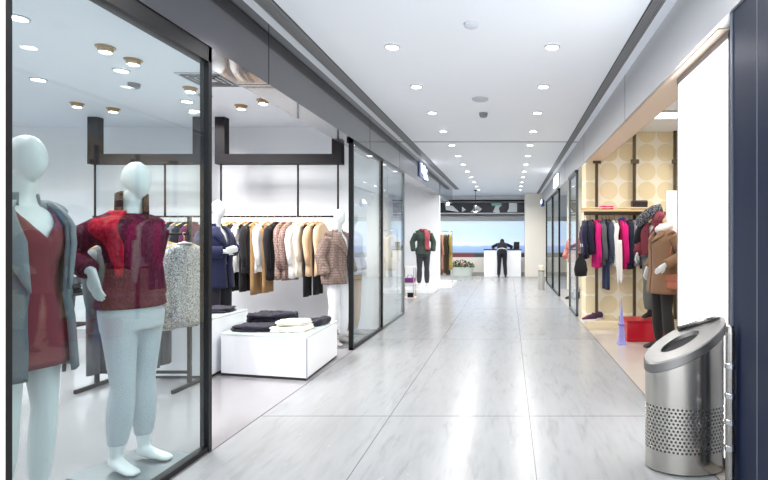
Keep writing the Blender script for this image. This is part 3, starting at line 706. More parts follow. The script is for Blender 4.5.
def hung_trousers(name, label, x, y, z, L, m, hm=WOOD, w=.17, group=None, jit=0):
    t = thing(name, label, 'trousers', (x, y, z), PI/2+jit, group); hanger(t, hm, .19)
    for s in (-1, 1):
        b = MB(); rings = []
        for i in range(9):
            q = i/8; hw = .085*(1-.18*q); cx = s*(.075+.01*q)
            rings.append([(cx+hw*math.cos(a), (.03+.006*math.sin(5*a+i*.3+s))*math.sin(a)+.006*s*q, -.13-(L-.13)*q) for a in [2*PI*k/24 for k in range(24)]])
        b.loft(rings); b.build('trouser_leg', m, t, smooth=True)
    MB().loft([[(.16*math.cos(a), .036*math.sin(a), z_) for a in [2*PI*k/24 for k in range(24)]] for z_ in (-.115, -.155)]).build('waistband', m, t, smooth=True)
    return t

# hanging racks from the ceiling in the left shop
YR = 7.15; ZR = WZ(216.5, YR)
def rack(label, x0, x1, rods, dx=0):
    xa, xb = WX(x0, YR), WX(x1, YR); t = thing('clothes_rack', label, 'clothes rack', ((xa+xb)/2, YR, 3.06)); c = (xa+xb)/2
    w = WX(10, 1)-WX(0, 1); w *= YR; zb0, zb1 = WZ(164.5, YR)-3.06, WZ(154.5, YR)-3.06
    MB().box(xa-c, xb-c, -.06, .06, zb0, zb1).build('crossbar', DARKMET, t, bevel=.003)
    for a in (xa, xb-w): MB().box(a-c, a-c+w, -.058, .058, zb1-.01, -.001).build('upright', DARKMET, t, bevel=.003)
    for r in rods: MB().cyl((WX(r, YR)-c, 0, zb0+.01), (WX(r, YR)-c, 0, ZR-3.06), .013).build('hanger_rod', DARKMET, t, smooth=True)
    MB().cyl((WX(rods[0], YR)-c-.03, 0, ZR-3.06), (WX(rods[-1], YR)-c+.03, 0, ZR-3.06), .012).build('rail', DARKMET, t, smooth=True)
rack('dark U-shaped ceiling rack seen through the left shop window glass', 90.5, 205, (95, 165, 201))
rack('dark U-shaped ceiling rack in the open shop front right of the window', 217, 343, (221, 298, 338))
tan = fabric('camel_wool', srgb(198, 160, 116)); blk = fabric('black_cloth', srgb(36, 35, 38)); wht = fabric('white_linen', srgb(236, 234, 232))
crm = fabric('cream_linen', srgb(232, 222, 204)); bge = fabric('beige_knit', srgb(218, 188, 154)); tanp = fabric('tan_twill', srgb(166, 132, 92))
twd = tweed('pinkish_tweed', srgb(112, 88, 82), srgb(188, 162, 152), 90, True, srgb(96, 72, 68)); gryk = fabric('grey_cloth', srgb(92, 94, 98))
def yL(yb): return (yb-216.5)*YR/F
RB = [  # kind, px, bottom y, material, label
 ('top', 227, 270, tan, 'camel coat first on the rail beside the navy mannequin', 'coat', .5),
 ('tr', 234, 291, blk, 'black trousers hanging between the camel coat and first white top', 'trousers', 0),
 ('top', 241, 272, wht, 'white long-sleeved top, first white one right of the camel coat', 'top', .58),
 ('tr', 246, 291, blk, 'black trousers showing under the first white top', 'trousers', 0),
 ('top', 250.5, 272, blk, 'black jacket between the first white top and the tan trousers', 'jacket', .55),
 ('tr', 256.5, 294, tanp, 'long tan trousers right of the black jacket', 'trousers', 0),
 ('top', 263.5, 272, wht, 'white blouse above the brown trousers in mid rail', 'top', .55),
 ('tr', 268, 292, tanp, 'brown trousers showing under the mid rail white blouse', 'trousers', 0),
 ('top', 275, 279, blk, 'long black coat in the middle of the rail, before the checked jackets', 'coat', .6),
 ('top', 283, 278.5, twd, 'brown checked jacket, first of two beside the black coat', 'jacket', .6),
 ('top', 290.5, 279, twd, 'brown checked jacket, second of two, touching a white shirt', 'jacket', .6),
 ('top', 297, 277, wht, 'white shirt right of the two checked jackets', 'shirt', .55),
 ('top', 302.5, 276, crm, 'cream shirt between the white shirt and black trousers', 'shirt', .5),
 ('tr', 307.5, 296, blk, 'long black trousers between cream shirt and beige tops', 'trousers', 0),
 ('top', 313.5, 275, bge, 'beige knit top, left of the two near the blazer mannequin', 'top', .55),
 ('tr', 318, 294, blk, 'short black trousers below the beige tops', 'trousers', 0),
 ('top', 321, 275, bge, 'beige knit top closest to the checked blazer mannequin', 'top', .55)]
def run(lst, rowY, rowZ, Lf, hm, group, w=.2, dep=.05):
    for i, (k, px, yb, m, lb, cat, sl) in enumerate(lst):
        j = random.uniform(-.08, .08); X = WX(px, rowY)
        if k == 'tr': hung_trousers('hanging_trousers', lb, X, rowY, rowZ, Lf(yb), m, hm, group=group, jit=j)
        else: garment('hanging_'+cat.replace('top', 'pullover'), lb, cat, X, rowY, rowZ, Lf(yb), m, hm, w=w, dep=dep, sl=sl, jit=j, group=group, collar=m if cat in ('coat', 'jacket', 'shirt') else None)
run(RB, YR, ZR, yL, WOOD, 'clothes on the open left shop rail', .195, .05)
RA = [('top', 112, 272, gryk, 'grey jacket on the rear rail left of the maroon sweater mannequin', 'jacket', .5),
 ('top', 120, 275, blk, 'black top on the rear rail directly behind the maroon sweater mannequin', 'top', .5),
 ('top', 156, 276, fabric('berry_wool', srgb(128, 34, 66)), 'berry red top on the rear rail right of the sweater mannequin', 'top', .55),
 ('top', 163, 274, blk, 'black shirt on rear rail beside the berry red top', 'shirt', .55),
 ('top', 170, 274, fabric('ink_wool', srgb(46, 46, 60)), 'ink blue shirt on rear rail above the speckled sweater', 'shirt', .55),
 ('top', 178, 274, gryk, 'grey shirt on rear rail above the speckled sweater', 'shirt', .55),
 ('top', 185, 276, blk, 'black coat on rear rail near the black window post', 'coat', .55),
 ('top', 193, 290, fabric('plum_wool', srgb(84, 36, 66)), 'plum coat last on the rear rail at the window post', 'coat', .6)]
run(RA, YR, ZR, yL, WOOD, 'clothes on the rear rail behind the window', .195, .05)
# floor-standing rack with the grey sweaters
YF = 4.72; ZF = WZ(234, YF)
x0, x1 = WX(97, YF), WX(189.5, YF); c = (x0+x1)/2
t = thing('garment_stand', 'dark metal floor garment stand holding speckled grey sweaters', 'clothes rack', (c, YF, 0))
for s, x in ((-1, x0-c), (1, x1-c)):
    MB().box(x-.014, x+.014, -.014, .014, .03, WZ(217, YF)).build('upright', DARKMET, t)
    MB().box(x-.016, x+.016, -.24, .24, .0, .035).build('foot', DARKMET, t, bevel=.005)
MB().cyl((x0-c, 0, ZF), (x1-c, 0, ZF), .012).build('rail', DARKMET, t, smooth=True)
MB().box(x0-c, x1-c, -.012, .012, .12, .145).build('lower_bar', DARKMET, t)
def fL(yb): return (yb-234)*YF/F
SPK = tweed('speckled_wool', srgb(84, 84, 88), srgb(190, 190, 190), 130); LGR = tweed('light_speckled_wool', srgb(126, 128, 130), srgb(200, 202, 202), 120)
RF = [('tr', 88, 372, gryk, 'grey trousers on the floor stand left of the sweater mannequin', 'trousers', 0),
 ('top', 94, 330, fabric('slate_wool', srgb(88, 94, 100)), 'slate grey jacket first on the floor garment stand', 'jacket', .62),
 ('top', 107, 328, fabric('charcoal_knit', srgb(74, 76, 80)), 'charcoal jacket on the floor stand next to the slate one', 'jacket', .62),
 ('top', 142, 326, gryk, 'grey jacket on the floor stand hidden behind the sweater mannequin', 'jacket', .6),
 ('tr', 160, 366, gryk, 'dark grey trousers hanging below the speckled sweaters', 'trousers', 0)]
RF = [r for r in RF]
for i, (k, px, yb, m, lb, cat, sl) in enumerate(RF):
    X = WX(px, YF)
    if px < 97: X = x0 + .03 + .05*i
    if k == 'tr': hung_trousers('hanging_trousers', lb, X, YF, ZF, fL(yb), m, WOOD, group='clothes on the floor stand')
    else: garment('hanging_'+cat, lb, cat, X, YF, ZF, fL(yb), m, WOOD, sl=sl, group='clothes on the floor stand', collar=m)
garment('hanging_sweater', 'light grey tweed sweater right behind the maroon sweater mannequin', 'sweater', WX(168, YF), YF, ZF, fL(328), LGR, WOOD, w=.2, dep=.055, sl=.62, jit=-.3, group='clothes on the floor stand')
garment('hanging_sweater', 'black and white speckled sweater at the window post end of the floor stand', 'sweater', WX(185.5, YF), YF-.02, ZF, fL(325), SPK, WOOD, w=.2, dep=.06, sl=.64, jit=-.3, group='clothes on the floor stand', collar=SPK)

# dark shelf with folded stacks behind
t = thing('display_shelf', 'dark metal display shelf holding folded clothes behind the window mannequins', 'shelf', (-4.98, 5.45, 0))
for z in (.45, .78, 1.02): MB().box(-.42, .42, -.2, .2, z-.02, z).build('shelf_board', DARKMET, t, bevel=.003)
for x in (-.41, .41):
    for y in (-.19, .19): MB().box(x-.012, x+.012, y-.012, y+.012, 0, 1.05).build('shelf_post', DARKMET, t)
CLOUD = bpy.data.textures.new('clouds', 'CLOUDS'); CLOUD.noise_scale = .09
def folded(label, x, y, z, sx, sy, h, m, rz=0, layers=2, seed=0, group=None, cat='folded clothes', name='folded_sweater'):
    t = thing(name, label, cat, (x, y, z), rz, group); rnd = random.Random(seed)
    hh = h/layers
    for i in range(layers):
        a = rnd.uniform(.9, 1.0); b_ = rnd.uniform(.9, 1.0); ox, oy = rnd.uniform(-.02, .02)*sx*4, rnd.uniform(-.012, .012); p1 = rnd.random()*6
        n = 40; rings = []
        for zz, k in ((0, .90), (hh*.12, .97), (hh*.5, 1.0), (hh*.85, .97), (hh*1.0, .88), (hh*1.02, .5), (hh*1.02, .12)):
            r = []
            for q in range(n):
                th = 2*PI*q/n; cx, sy_ = math.cos(th), math.sin(th)
                px = math.copysign(abs(cx)**.38, cx)*sx*a*k; py = math.copysign(abs(sy_)**.38, sy_)*sy*b_*k
                wv = 1+.035*math.sin(5*th+p1)
                r.append((ox+px*wv, oy+py*wv, i*hh+zz*(1+(.10*math.sin(3*th+p1) if zz > hh*.4 else 0))))
            rings.append(r)
        o = MB().loft(rings).build('fold', m, t, smooth=True, remesh=.011, smoothit=2)
        dm = o.modifiers.new('Displace', 'DISPLACE'); dm.texture = CLOUD; dm.strength = .055 if seed == 5 else .022; dm.mid_level = .5; dm.texture_coords = 'GLOBAL'
    return t
for i, (z, x, m, lb) in enumerate(((1.0, -.22, blk, 'black folded clothes, left pile on the top dark shelf'), (1.0, .18, gryk, 'grey folded clothes, right pile on the top dark shelf'), (.76, -.2, blk, 'black folded clothes, left pile on the middle dark shelf'), (.76, .2, blk, 'black folded clothes, right pile on the middle dark shelf'), (.43, .0, gryk, 'grey folded clothes on the lowest dark shelf'))):
    folded(lb, -4.98+x, 5.45, z+.021, .16, .16, .09, m, 0, 2, i, 'folded piles on the dark shelf')

# display plinths
t = thing('display_table', 'low white glossy display block with glass top at the open shop front', 'display table', (0, 0, 0))
t.location = (-2.4, 5.45, 0)
q1 = [(-1.935, 4.9), (-2.87, 5.1), (-2.9, 6.0), (-1.98, 5.9)]
def off(q, c=(-2.4, 5.45), k=1.0, d=0):
    cx = sum(p[0] for p in q)/4; cy = sum(p[1] for p in q)/4
    return [(cx+(x-cx)*k-c[0], cy+(y-cy)*k-c[1]) for x, y in q]
MB().prism(off(q1), .025, .405).build('body', LAQ, t, bevel=.004)
MB().prism(off(q1, k=.985), 0, .026).build('toe_kick', plain('toe_dark', srgb(40, 40, 44), .5), t)
MB().prism(off(q1, k=1.004), .405, .424).build('glass_top', GLASS_T, t, bevel=.003)
e = off(q1); MB().box(e[0][0]-.006, e[0][0]+.004, e[0][1]-.004, e[0][1]+.006, .025, .405).build('corner_strip', plain('corner_grey', srgb(150, 155, 165), .4), t)
t = thing('display_table', 'taller white display block with glass top behind the black window post', 'display table', (-3.3, 5.35, 0))
q2 = [(-2.925, 4.99), (-3.72, 4.99), (-3.72, 5.72), (-2.925, 5.72)]
MB().prism(off(q2, (-3.3, 5.35)), .025, .56).build('body', LAQ, t, bevel=.004)
MB().prism(off(q2, (-3.3, 5.35), .985), 0, .026).build('toe_kick', MATS['toe_dark'], t)
MB().prism(off(q2, (-3.3, 5.35), 1.004), .56, .58).build('glass_top', GLASS_T, t, bevel=.003)
ZT = .4245
bknit = fabric('black_knit', srgb(34, 33, 44), .6, 120, .2); cknit = fabric('ivory_knit', srgb(232, 228, 218), .5, 120, .08)
folded('black folded sweater in front at the left end of the low display block', -2.60, 5.27, ZT, .24, .15, .06, bknit, -.1, 2, 3)
folded('crumpled black sweater heaped behind the front folded black one', -2.56, 5.57, ZT, .25, .14, .14, bknit, .25, 3, 5)
folded('ivory folded sweater at the front right of the low display block', -2.22, 5.27, ZT, .2, .17, .05, cknit, .05, 2, 8)
folded('ivory folded sweater stacked on top of the other ivory one', -2.21, 5.29, ZT+.053, .17, .14, .045, cknit, .1, 2, 9)
folded('small black folded scarf at the right back of the low display block', -2.08, 5.62, ZT, .075, .17, .07, bknit, -.1, 1, 11, name='folded_scarf')
folded('black folded sweater on the taller white block behind the window post', -3.15, 5.5, .581, .18, .16, .05, bknit, .1, 2, 12)

# ------------------------------------------------------------------ right shop furniture
struct('trim_7', MB().box(1.19, 4.9, 7.76, 8.1, 0, .11), plain('plinth_stone', srgb(214, 200, 170), .5, var=.05), 'low beige step along the wallpaper wall', bevel=.004)
YS = 7.98
t = thing('wall_rack', 'bronze wall rack with pale timber shelf and clothes rail on the wallpaper wall', 'wall rack', (1.9, YS, .11))
for px in (597, 635, 676):
    x = WX(px, YS)-1.9
    u = MB().box(x-.02, x+.02, .02, .07, .0, 2.949).build('upright', BRONZE, t)
    MB().box(x-.06, x+.06, -.02, .025, WZ(161.5, YS)-.14, WZ(161.5, YS)-.08).build('clamp', BRONZE, u)
x0, x1 = WX(583, 7.7)-1.9, WX(662, 7.7)-1.9; zs = WZ(211, 7.75)-.11
pts = []
def rr(x0, x1, y0, y1, r, n=6):
    p = []
    for cx, cy, a0 in ((x1-r, y1-r, 0), (x0+r, y1-r, 90), (x0+r, y0+r, 180), (x1-r, y0+r, 270)):
        for k in range(n+1):
            a = math.radians(a0+90*k/n); p.append((cx+r*math.cos(a), cy+r*math.sin(a)))
    return p
MB().prism(rr(x0, x1, -.32, .04, .08), zs-.012, zs+.018).build('shelf', PALETIMBER, t, bevel=.005)
lip = MB(); pp = rr(x0+.01, x1-.01, -.31, .03, .075)
lip.tube([(x, y, zs+.04) for x, y in pp if y < .02 or True], .012, 8); lip.build('shelf_lip', PALETIMBER, t, smooth=True)
zr = WZ(214.5, 7.72)-.11
MB().box(x0+.02, x1+.4, -.25, -.225, zs-.055, zs-.012).build('shelf_rail', BRONZE, t)
MB().cyl((x0+.02, -.24, zr), (x1+.5, -.24, zr), .011).build('rail', BRONZE, t, smooth=True)
YG = YS-.24; ZG = zr+.11
def gL(yb): return (yb-214.5)*YG/F
mag = fabric('magenta_wool', srgb(214, 26, 118)); nvy = fabric('navy_knit', srgb(38, 38, 60)); jean = fabric('dark_denim', srgb(44, 54, 84)); lgw = fabric('pale_grey_wool', srgb(148, 148, 160))
RG = [('top', 584.5, 258, nvy, 'navy cardigan with pale cuffs, first on the right shop rail', 'cardigan', .48),
 ('top', 590, 254, nvy, 'navy jacket between the navy cardigan and the magenta coat', 'jacket', .45),
 ('top', 596.5, 267, mag, 'magenta coat, the one left of the grey coats', 'coat', .6),
 ('top', 602, 264, gryk, 'grey coat right of the left magenta coat', 'coat', .55),
 ('tr', 606, 289, jean, 'long dark blue trousers under the grey coat', 'trousers', 0),
 ('top', 609, 262, fabric('slate_blue', srgb(70, 78, 92)), 'slate blue top left of the white blouse', 'top', .5),
 ('top', 614.5, 266, wht, 'white blouse in the middle of the right shop rail', 'blouse', .6),
 ('top', 622.5, 268, mag, 'magenta coat with blue collar right of the white blouse', 'coat', .6),
 ('top', 629, 268, nvy, 'dark navy coat right of the blue collared magenta coat', 'coat', .6),
 ('top', 635, 265, lgw, 'pale grey coat, first grey one near the mannequins', 'coat', .6),
 ('top', 640, 264, fabric('mid_grey', srgb(104, 106, 116)), 'mid grey coat beside the pale grey coat', 'coat', .6),
 ('top', 645, 268, nvy, 'dark coat last on the rail, next to the fur shawl', 'coat', .6)]
run(RG, YG, ZG, gL, BHANG, 'clothes on the right shop rail', .19, .042)
for o in list(bpy.data.objects):
    if o.get('label', '').startswith('magenta coat with blue'):
        MB().lathe([(.05, -.10), (.075, -.075), (.06, -.05)], 16, sy=.7).build('blue_collar', fabric('royal_blue', srgb(40, 60, 140)), o, smooth=True)
    if o.get('label', '').startswith('navy cardigan'):
        MB().loft([[(.20*math.cos(a), .062*math.sin(a), z) for a in [2*PI*k/24 for k in range(24)]] for z in (-.44, -.49)]).build('pale_band', fabric('pale_blue_trim', srgb(190, 196, 214)), o, smooth=True)
# scarf and pouch hanging in front
t = thing('hanging_scarf', 'white scarf trailing below the white blouse', 'scarf', (WX(617.5, YG-.2), YG-.235, WZ(240, YG-.2)))
MB().grid(8, 12, lambda u, v: Vector((-.055+.11*u*(1-.35*v)+.05*v, .012*math.sin(u*9+v*4), -.63*v))).build('cloth', wht, t, smooth=True, solid=.012)
t = thing('pouch_bag', 'black drawstring pouch hanging at the left end of right shop rail', 'bag', (WX(580.5, YG-.22), YG-.25, WZ(252, YG-.22)))
MB().lathe([(.0001, -.36), (.085, -.35), (.10, -.26), (.08, -.14), (.03, -.06), (.045, -.02), (.0001, -.02)], 18, sy=.45).build('pouch', blk, t, smooth=True)
MB().tube([(-.02, 0, -.05), (-.01, .1, .3), (0, .25, WZ(214.5, 7.74)-WZ(252, YG-.22)+.012), (.01, .1, .3), (.02, 0, -.05)], .005, 6).build('drawstring', fabric('violet_cord', srgb(96, 80, 120)), t, smooth=True)
# items on the shelf
folded('magenta folded top lying on the pale timber shelf', WX(606.5, 7.75), 7.78, zs+.11+.019, .11, .13, .055, mag, 0, 2, 4, name='folded_sweater')
t = thing('handbag', 'black box handbag on the pale timber shelf', 'bag', (WX(640, 7.75), 7.8, zs+.11+.019))
MB().box(-.115, .115, -.07, .07, 0, .11).build('bag_body', plain('dark_brown_leather', srgb(54, 42, 38), .4, var=.1), t, bevel=.015)
MB().box(-.118, .118, -.075, .075, .07, .145).build('bag_lid', plain('dark_brown_leather2', srgb(48, 36, 33), .4, var=.1), t, bevel=.02)
# sneakers, sculpture
def sneaker(x, y, z, rz, label):
    t = thing('sneaker', label, 'shoe', (x, y, z), rz, 'sneakers on the beige step')
    MB().loft([[(.038*w*math.cos(a), yy+.0*math.sin(a)+.012*math.cos(a)*0, zz) for a in (0,)] for w, yy, zz in ((1,0,0),)][:0] or [[(.036*math.sin(2*PI*k/20), -.13*math.cos(2*PI*k/20)*1.0, z_) for k in range(20)] for z_ in (0, .026)]).build('sole', plain('white_rubber', srgb(226, 222, 226), .6, var=.03), t, bevel=.004)
    u = MB(); u.tube([(0,.12,.06), (0,.06,.062), (0,0,.055), (0,-.07,.042), (0,-.125,.03)], [(.026,.04), (.034,.05), (.034,.04), (.034,.024), (.018,.012)], 14)
    u.tube([(0,.07,.07), (0,.075,.12)], [.034, .033], 14)
    u.build('upper', plain('plum_suede', srgb(66, 40, 66), .8, var=.2), t, remesh=.008, smoothit=3)
    l = MB()
    for i in range(4): l.tube([(-.024, -.02-.02*i, .082-.009*i), (0, -.022-.02*i, .09-.009*i), (.024, -.02-.02*i, .082-.009*i)], .005, 6)
    l.build('laces', plain('pink_lace', srgb(214, 60, 120), .7, var=.05), t, smooth=True)
sneaker(WX(589, 7.9), 7.86, .11, math.radians(-75), 'plum sneaker with pink laces, left one on the beige step')
sneaker(WX(596, 7.98), 7.98, .11, math.radians(-65), 'plum sneaker with pink laces, right one against the bronze upright')
t = thing('tower_sculpture', 'slim pale violet tower statuette standing on the floor before the wallpaper', 'statuette', (WX(621.5, 6.62), 6.62, 0))
VIO = plain('violet_acrylic', srgb(150, 146, 206), .15, coat=.4, var=.15, bscale=12)
MB().loft([[(sx*w, sy*w, z) for sx, sy in ((-1,-1),(1,-1),(1,1),(-1,1))] for z, w in ((.02,.046),(.12,.036),(.24,.028),(.26,.034),(.28,.024),(.42,.015),(.5,.008),(.585,.006),(.6,.002))]).build('shaft', VIO, t)
MB().box(-.055, .055, -.055, .055, 0, .024).build('base', VIO, t, bevel=.004)
MB().box(-.036, .036, -.036, .036, .245, .27).build('gallery', plain('violet_dark', srgb(110, 100, 180), .2, var=.1), t)
t = thing('display_easel', 'thin black slanting strut beside the black boots', 'stand', (2.12, 6.75, 0))
MB().tube([(.16, 0, .01), (-.09, .04, .32)], .016, 8).build('strut', BLACKF, t); MB().tube([(-.09, .04, .32), (-.06, .25, .008)], .012, 8).build('back_leg', BLACKF, t)
t = thing('poster_board', 'white poster board with blue edge figure behind the brown coat mannequin', 'poster', (2.55, 7.45, 0))
MB().box(-.26, .4, 0, .03, .9, 2.07).build('board', plain('poster_white', srgb(242, 243, 246), .4, var=.01), t)
MB().prism_xz([(-.04, 1.0), (.3, 1.0), (.3, 1.85), (.08, 1.75), (.0, 1.5)], -.004, .001).build('print', plain('poster_blue', srgb(120, 160, 212), .5, var=.2, bscale=6), t)
MB().box(-.02, .02, .03, .06, 0, .95).build('stand_leg', DARKMET, t); MB().box(-.2, .2, -.06, .15, 0, .012).build('stand_foot', DARKMET, t)

# ------------------------------------------------------------------ second left shop bits
def coatrow2(xs, y, z, Ls, ms, labels, group, rail_label, foot):
    c = sum(xs)/len(xs); t = thing('garment_stand', rail_label, 'clothes rack', (c, y, foot)); x0, x1 = min(xs)-.06-c, max(xs)+.05-c
    for x in (x0, x1): MB().box(x-.012, x+.012, -.012, .012, 0, z-foot+.02).build('upright', CHROME, t); MB().box(x-.015, x+.015, -.2, .2, 0, .03).build('foot', CHROME, t)
    MB().cyl((x0, 0, z-foot), (x1, 0, z-foot), .011).build('rail', CHROME, t, smooth=True)
    for x, L, m, lb in zip(xs, Ls, ms, labels): garment('hanging_coat', lb, 'coat', x, y, z, L, m, WOOD, w=.17, dep=.04, sl=.55, group=group, jit=random.uniform(-.1, .1))
ys = [14.55+.17*i for i in range(6)]
struct('trim_8', MB().box(-2.4, -1.6, 14.3, 15.8, 0, .12), LAQ, 'low white base under the coat rail', bevel=.004)
coatrow2([WX(p, 14.9) for p in (437.5, 440.5, 443, 445.5, 448, 450.5)], 14.9, 1.6, [1.0, 1.25, 1.1, 1.2, 1.25, 1.1], [fabric('ochre', srgb(190, 150, 70)), fabric('mid_brown', srgb(120, 84, 58)), fabric('dusty_rose', srgb(176, 128, 112)), fabric('dark_olive', srgb(62, 56, 36)), fabric('dark_brown', srgb(58, 46, 36)), fabric('olive_gold', srgb(150, 130, 62))],
 ['ochre yellow coat nearest on the far coat stand past the white wall', 'mid brown coat behind the ochre coat on the far stand', 'dusty rose coat third on the far coat stand', 'dark olive coat fourth on the far coat stand', 'dark brown coat fifth on the far coat stand', 'olive gold coat last on the far coat stand'], 'coats on the far stand', 'chrome coat stand at the end of the white wall', .12)
# cream garments behind glass panel
t = thing('garment_stand', 'slim chrome clothes stand behind the second glass panel', 'clothes rack', (-2.75, 11.0, 0))
MB().cyl((-.45, 0, 1.55), (.35, 0, 1.55), .012).build('rail', CHROME, t, smooth=True)
for x in (-.45, .35): MB().box(x-.012, x+.012, -.012, .012, 0, 1.56).build('upright', CHROME, t); MB().box(x-.015, x+.015, -.2, .2, 0, .03).build('foot', CHROME, t)
garment('hanging_coat', 'long cream coat hanging behind the second glass panel', 'coat', -2.52, 11.0, 1.55, .85, crm, WOOD, sl=.55, rz=PI/2-.5)
garment('hanging_dress', 'white dress hanging left of the cream coat behind glass', 'dress', -2.78, 11.0, 1.55, 1.0, wht, WOOD, sl=.3, rz=PI/2-.4)
t = thing('wall_picture', 'pale violet and white abstract picture behind the second glass panel', 'picture', (-2.75, 12.2, 2.15))
MB().box(-.2, .2, 0, .03, -.28, .28).build('canvas', tweed('violet_print', srgb(206, 206, 232), srgb(240, 242, 248), 5), t)
MB().cyl((-.15, .015, .28), (-.15, .015, .91), .004).cyl((.15, .015, .28), (.15, .015, .91), .004).build('hanging_wire', CHROME, t)
t = thing('side_table', 'small gold framed side table below the green jacket mannequin', 'table', (-2.32, 11.9, 0))
for x in (-.13, .13):
    for y in (-.13, .13): MB().box(x-.009, x+.009, y-.009, y+.009, 0, .72).build('leg', plain('gold_metal', srgb(206, 180, 140), .3, .8, var=.05), t)
for z in (.02, .36, .72): MB().box(-.15, .15, -.15, .15, z-.02, z+.004).build('table_shelf' if z < .7 else 'table_top', plain('pink_glass', srgb(236, 216, 216), .2, var=.03), t)
t = thing('handbag', 'purple handbag on the middle shelf of the gold framed table', 'bag', (-2.30, 11.88, .365))
MB().box(-.12, .12, -.06, .06, 0, .11).build('bag_body', plain('purple_leather', srgb(116, 46, 120), .45, var=.1), t, bevel=.025, seg=3)
MB().tube([(-.07, 0, .1), (-.04, 0, .17), (.04, 0, .17), (.07, 0, .1)], .008, 8).build('handle', MATS['purple_leather'], t, smooth=True)
t = thing('shoe_box', 'small black box on the bottom shelf of the gold framed table', 'box', (-2.28, 11.9, .025))
MB().box(-.07, .07, -.05, .05, 0, .08).build('box_body', blk, t, bevel=.004); MB().box(-.073, .073, -.053, .053, .08, .10).build('lid', BLACKF, t, bevel=.003)

# ------------------------------------------------------------------ shop signs
SIGNW = emis('sign_white', (.95, .97, 1, 1), 2.2)
t = thing('shop_sign', 'glowing white irregular lettered sign on the left metal bulkhead', 'sign', (-1.9, 11.3, 2.82))
MB().box(.002, .03, -.55, .55, -.13, .2).build('sign_back', plain('sign_blue', srgb(150, 165, 215), .4, var=.05), t, bevel=.01)
def yz(mb, pts, x0=.03, x1=.05):
    n = len(pts); v = [(x0, y, z) for y, z in pts]+[(x1, y, z) for y, z in pts]
    mb.add(v, [tuple(range(n)), tuple(range(n, 2*n))[::-1]]+[(i, (i+1) % n, n+(i+1) % n, n+i) for i in range(n)])
m = MB(); yz(m, [(-.4, .17), (-.3, -.02), (-.1, -.02), (0, .06), (.1, -.06), (.45, -.1), (.2, .02), (.3, .12), (.1, .1), (-.05, .17), (-.2, .1)]); m.build('sign_glyph', SIGNW, t)
m = MB(); yz(m, [(-.05, -.04), (.02, -.12), (.15, -.12), (.1, -.04)]); m.build('sign_glyph', SIGNW, t)
t = thing('shop_sign', 'small glowing white box sign on the right bulkhead', 'sign', (1.2, 12.6, 2.80))
MB().box(-.06, -.001, -.5, .5, -.13, .13).build('sign_box', SIGNW, t, bevel=.01); MB().box(-.03, -.001, -.52, .52, -.15, .15).build('sign_frame', CHROME, t)
t = thing('shop_sign', 'blue sign with white mark at the far end of right bulkhead', 'sign', (1.2, 17.6, 2.6))
MB().box(-.08, -.001, -.3, .3, -.1, .12).build('sign_box', plain('sign_navy', srgb(30, 60, 130), .4, var=.05), t, bevel=.01)
m = MB(); yz(m, [(-.25, .1), (-.1, .14), (.25, .06), (.2, 0), (-.2, .02)], -.095, -.08); m.build('sign_glyph', SIGNW, t)

# ------------------------------------------------------------------ far end
def mat_mural():
    m, nt, p, o = newmat('seaside_print'); p.inputs['Roughness'].default_value = .4
    tc = nt.nodes.new('ShaderNodeTexCoord'); sp = nt.nodes.new('ShaderNodeSeparateXYZ'); nt.links.new(tc.outputs['Object'], sp.inputs[0])
    n = nt.nodes.new('ShaderNodeTexNoise'); n.inputs['Scale'].default_value = 1.5; nt.links.new(tc.outputs['Object'], n.inputs['Vector'])
    h = math_node(nt, 'ADD', sp.outputs['Z'], math_node(nt, 'MULTIPLY', math_node(nt, 'SUBTRACT', n.outputs['Fac'], .5), .15))
    k = math_node(nt, 'DIVIDE', math_node(nt, 'SUBTRACT', h, .84), 1.24)
    r = nt.nodes.new('ShaderNodeValToRGB'); nt.links.new(k, r.inputs[0]); e = r.color_ramp.elements
    e[0].position = 0; e[0].color = srgb(120, 160, 215); e[1].position = 1; e[1].color = srgb(205, 226, 246)
    for ps, c in ((.12, (140, 168, 222)), (.2, (150, 178, 228)), (.26, (206, 222, 246)), (.6, (196, 222, 248))): x = e.new(ps); x.color = srgb(*c)
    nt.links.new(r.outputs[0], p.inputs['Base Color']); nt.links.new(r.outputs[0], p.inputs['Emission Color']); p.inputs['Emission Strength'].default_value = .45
    return m
t = thing('wall_mural', 'wide backlit seaside photograph with pale blue sky on the far wall', 'mural', (-.8, 20, 0))
MB().box(-2.6, 5.7, -.04, -.001, .86, 2.08).build('print', mat_mural(), t)
MB().box(-2.6, 5.7, -.06, -.002, 2.08, 2.26).build('upper_rail', plain('rail_grey', srgb(190, 196, 198), .5, var=.03), t)
MB().box(-2.6, -.55, -.06, -.002, .68, .86).build('red_band', plain('band_red', srgb(128, 62, 70), .6, var=.2), t)
MB().box(-.55, 5.7, -.06, -.002, .68, .86).build('dark_band', plain('band_dark', srgb(58, 66, 74), .5, var=.2), t)
MB().box(-2.6, 5.7, -.065, -.06, .83, .865).build('green_line', plain('band_olive', srgb(150, 150, 90), .6, var=.2), t)
struct('wall_back_dado', MB().box(-3.4, 4.9, 19.93, 20.0, 0, .68), CREAM); struct('baseboard_back', MB().box(-3.4, 4.9, 19.91, 19.93, 0, .1), plain('base_grey', srgb(170, 165, 160), .5))
t = thing('window_display', 'dark clerestory band with bold white shapes high on the far wall', 'display', (0, 20, 0))
D = 19.9
MB().box(WX(440, D), WX(526, D), -.1, -.001, WZ(215.5, D), WZ(202.5, D)).build('dark_panel', plain('panel_black', srgb(34, 34, 42), .3, var=.1), t)
MB().box(WX(440, D), WX(526, D), -.16, -.08, WZ(201.5, D), WZ(200, D)).build('top_rail', DARKMET, t)
MB().box(WX(440, D), WX(526, D), -.16, -.08, WZ(214.2, D), WZ(212.8, D)).build('mid_rail', RINGM, t)
WS = plain('shape_white', srgb(232, 238, 240), .4, var=.02)
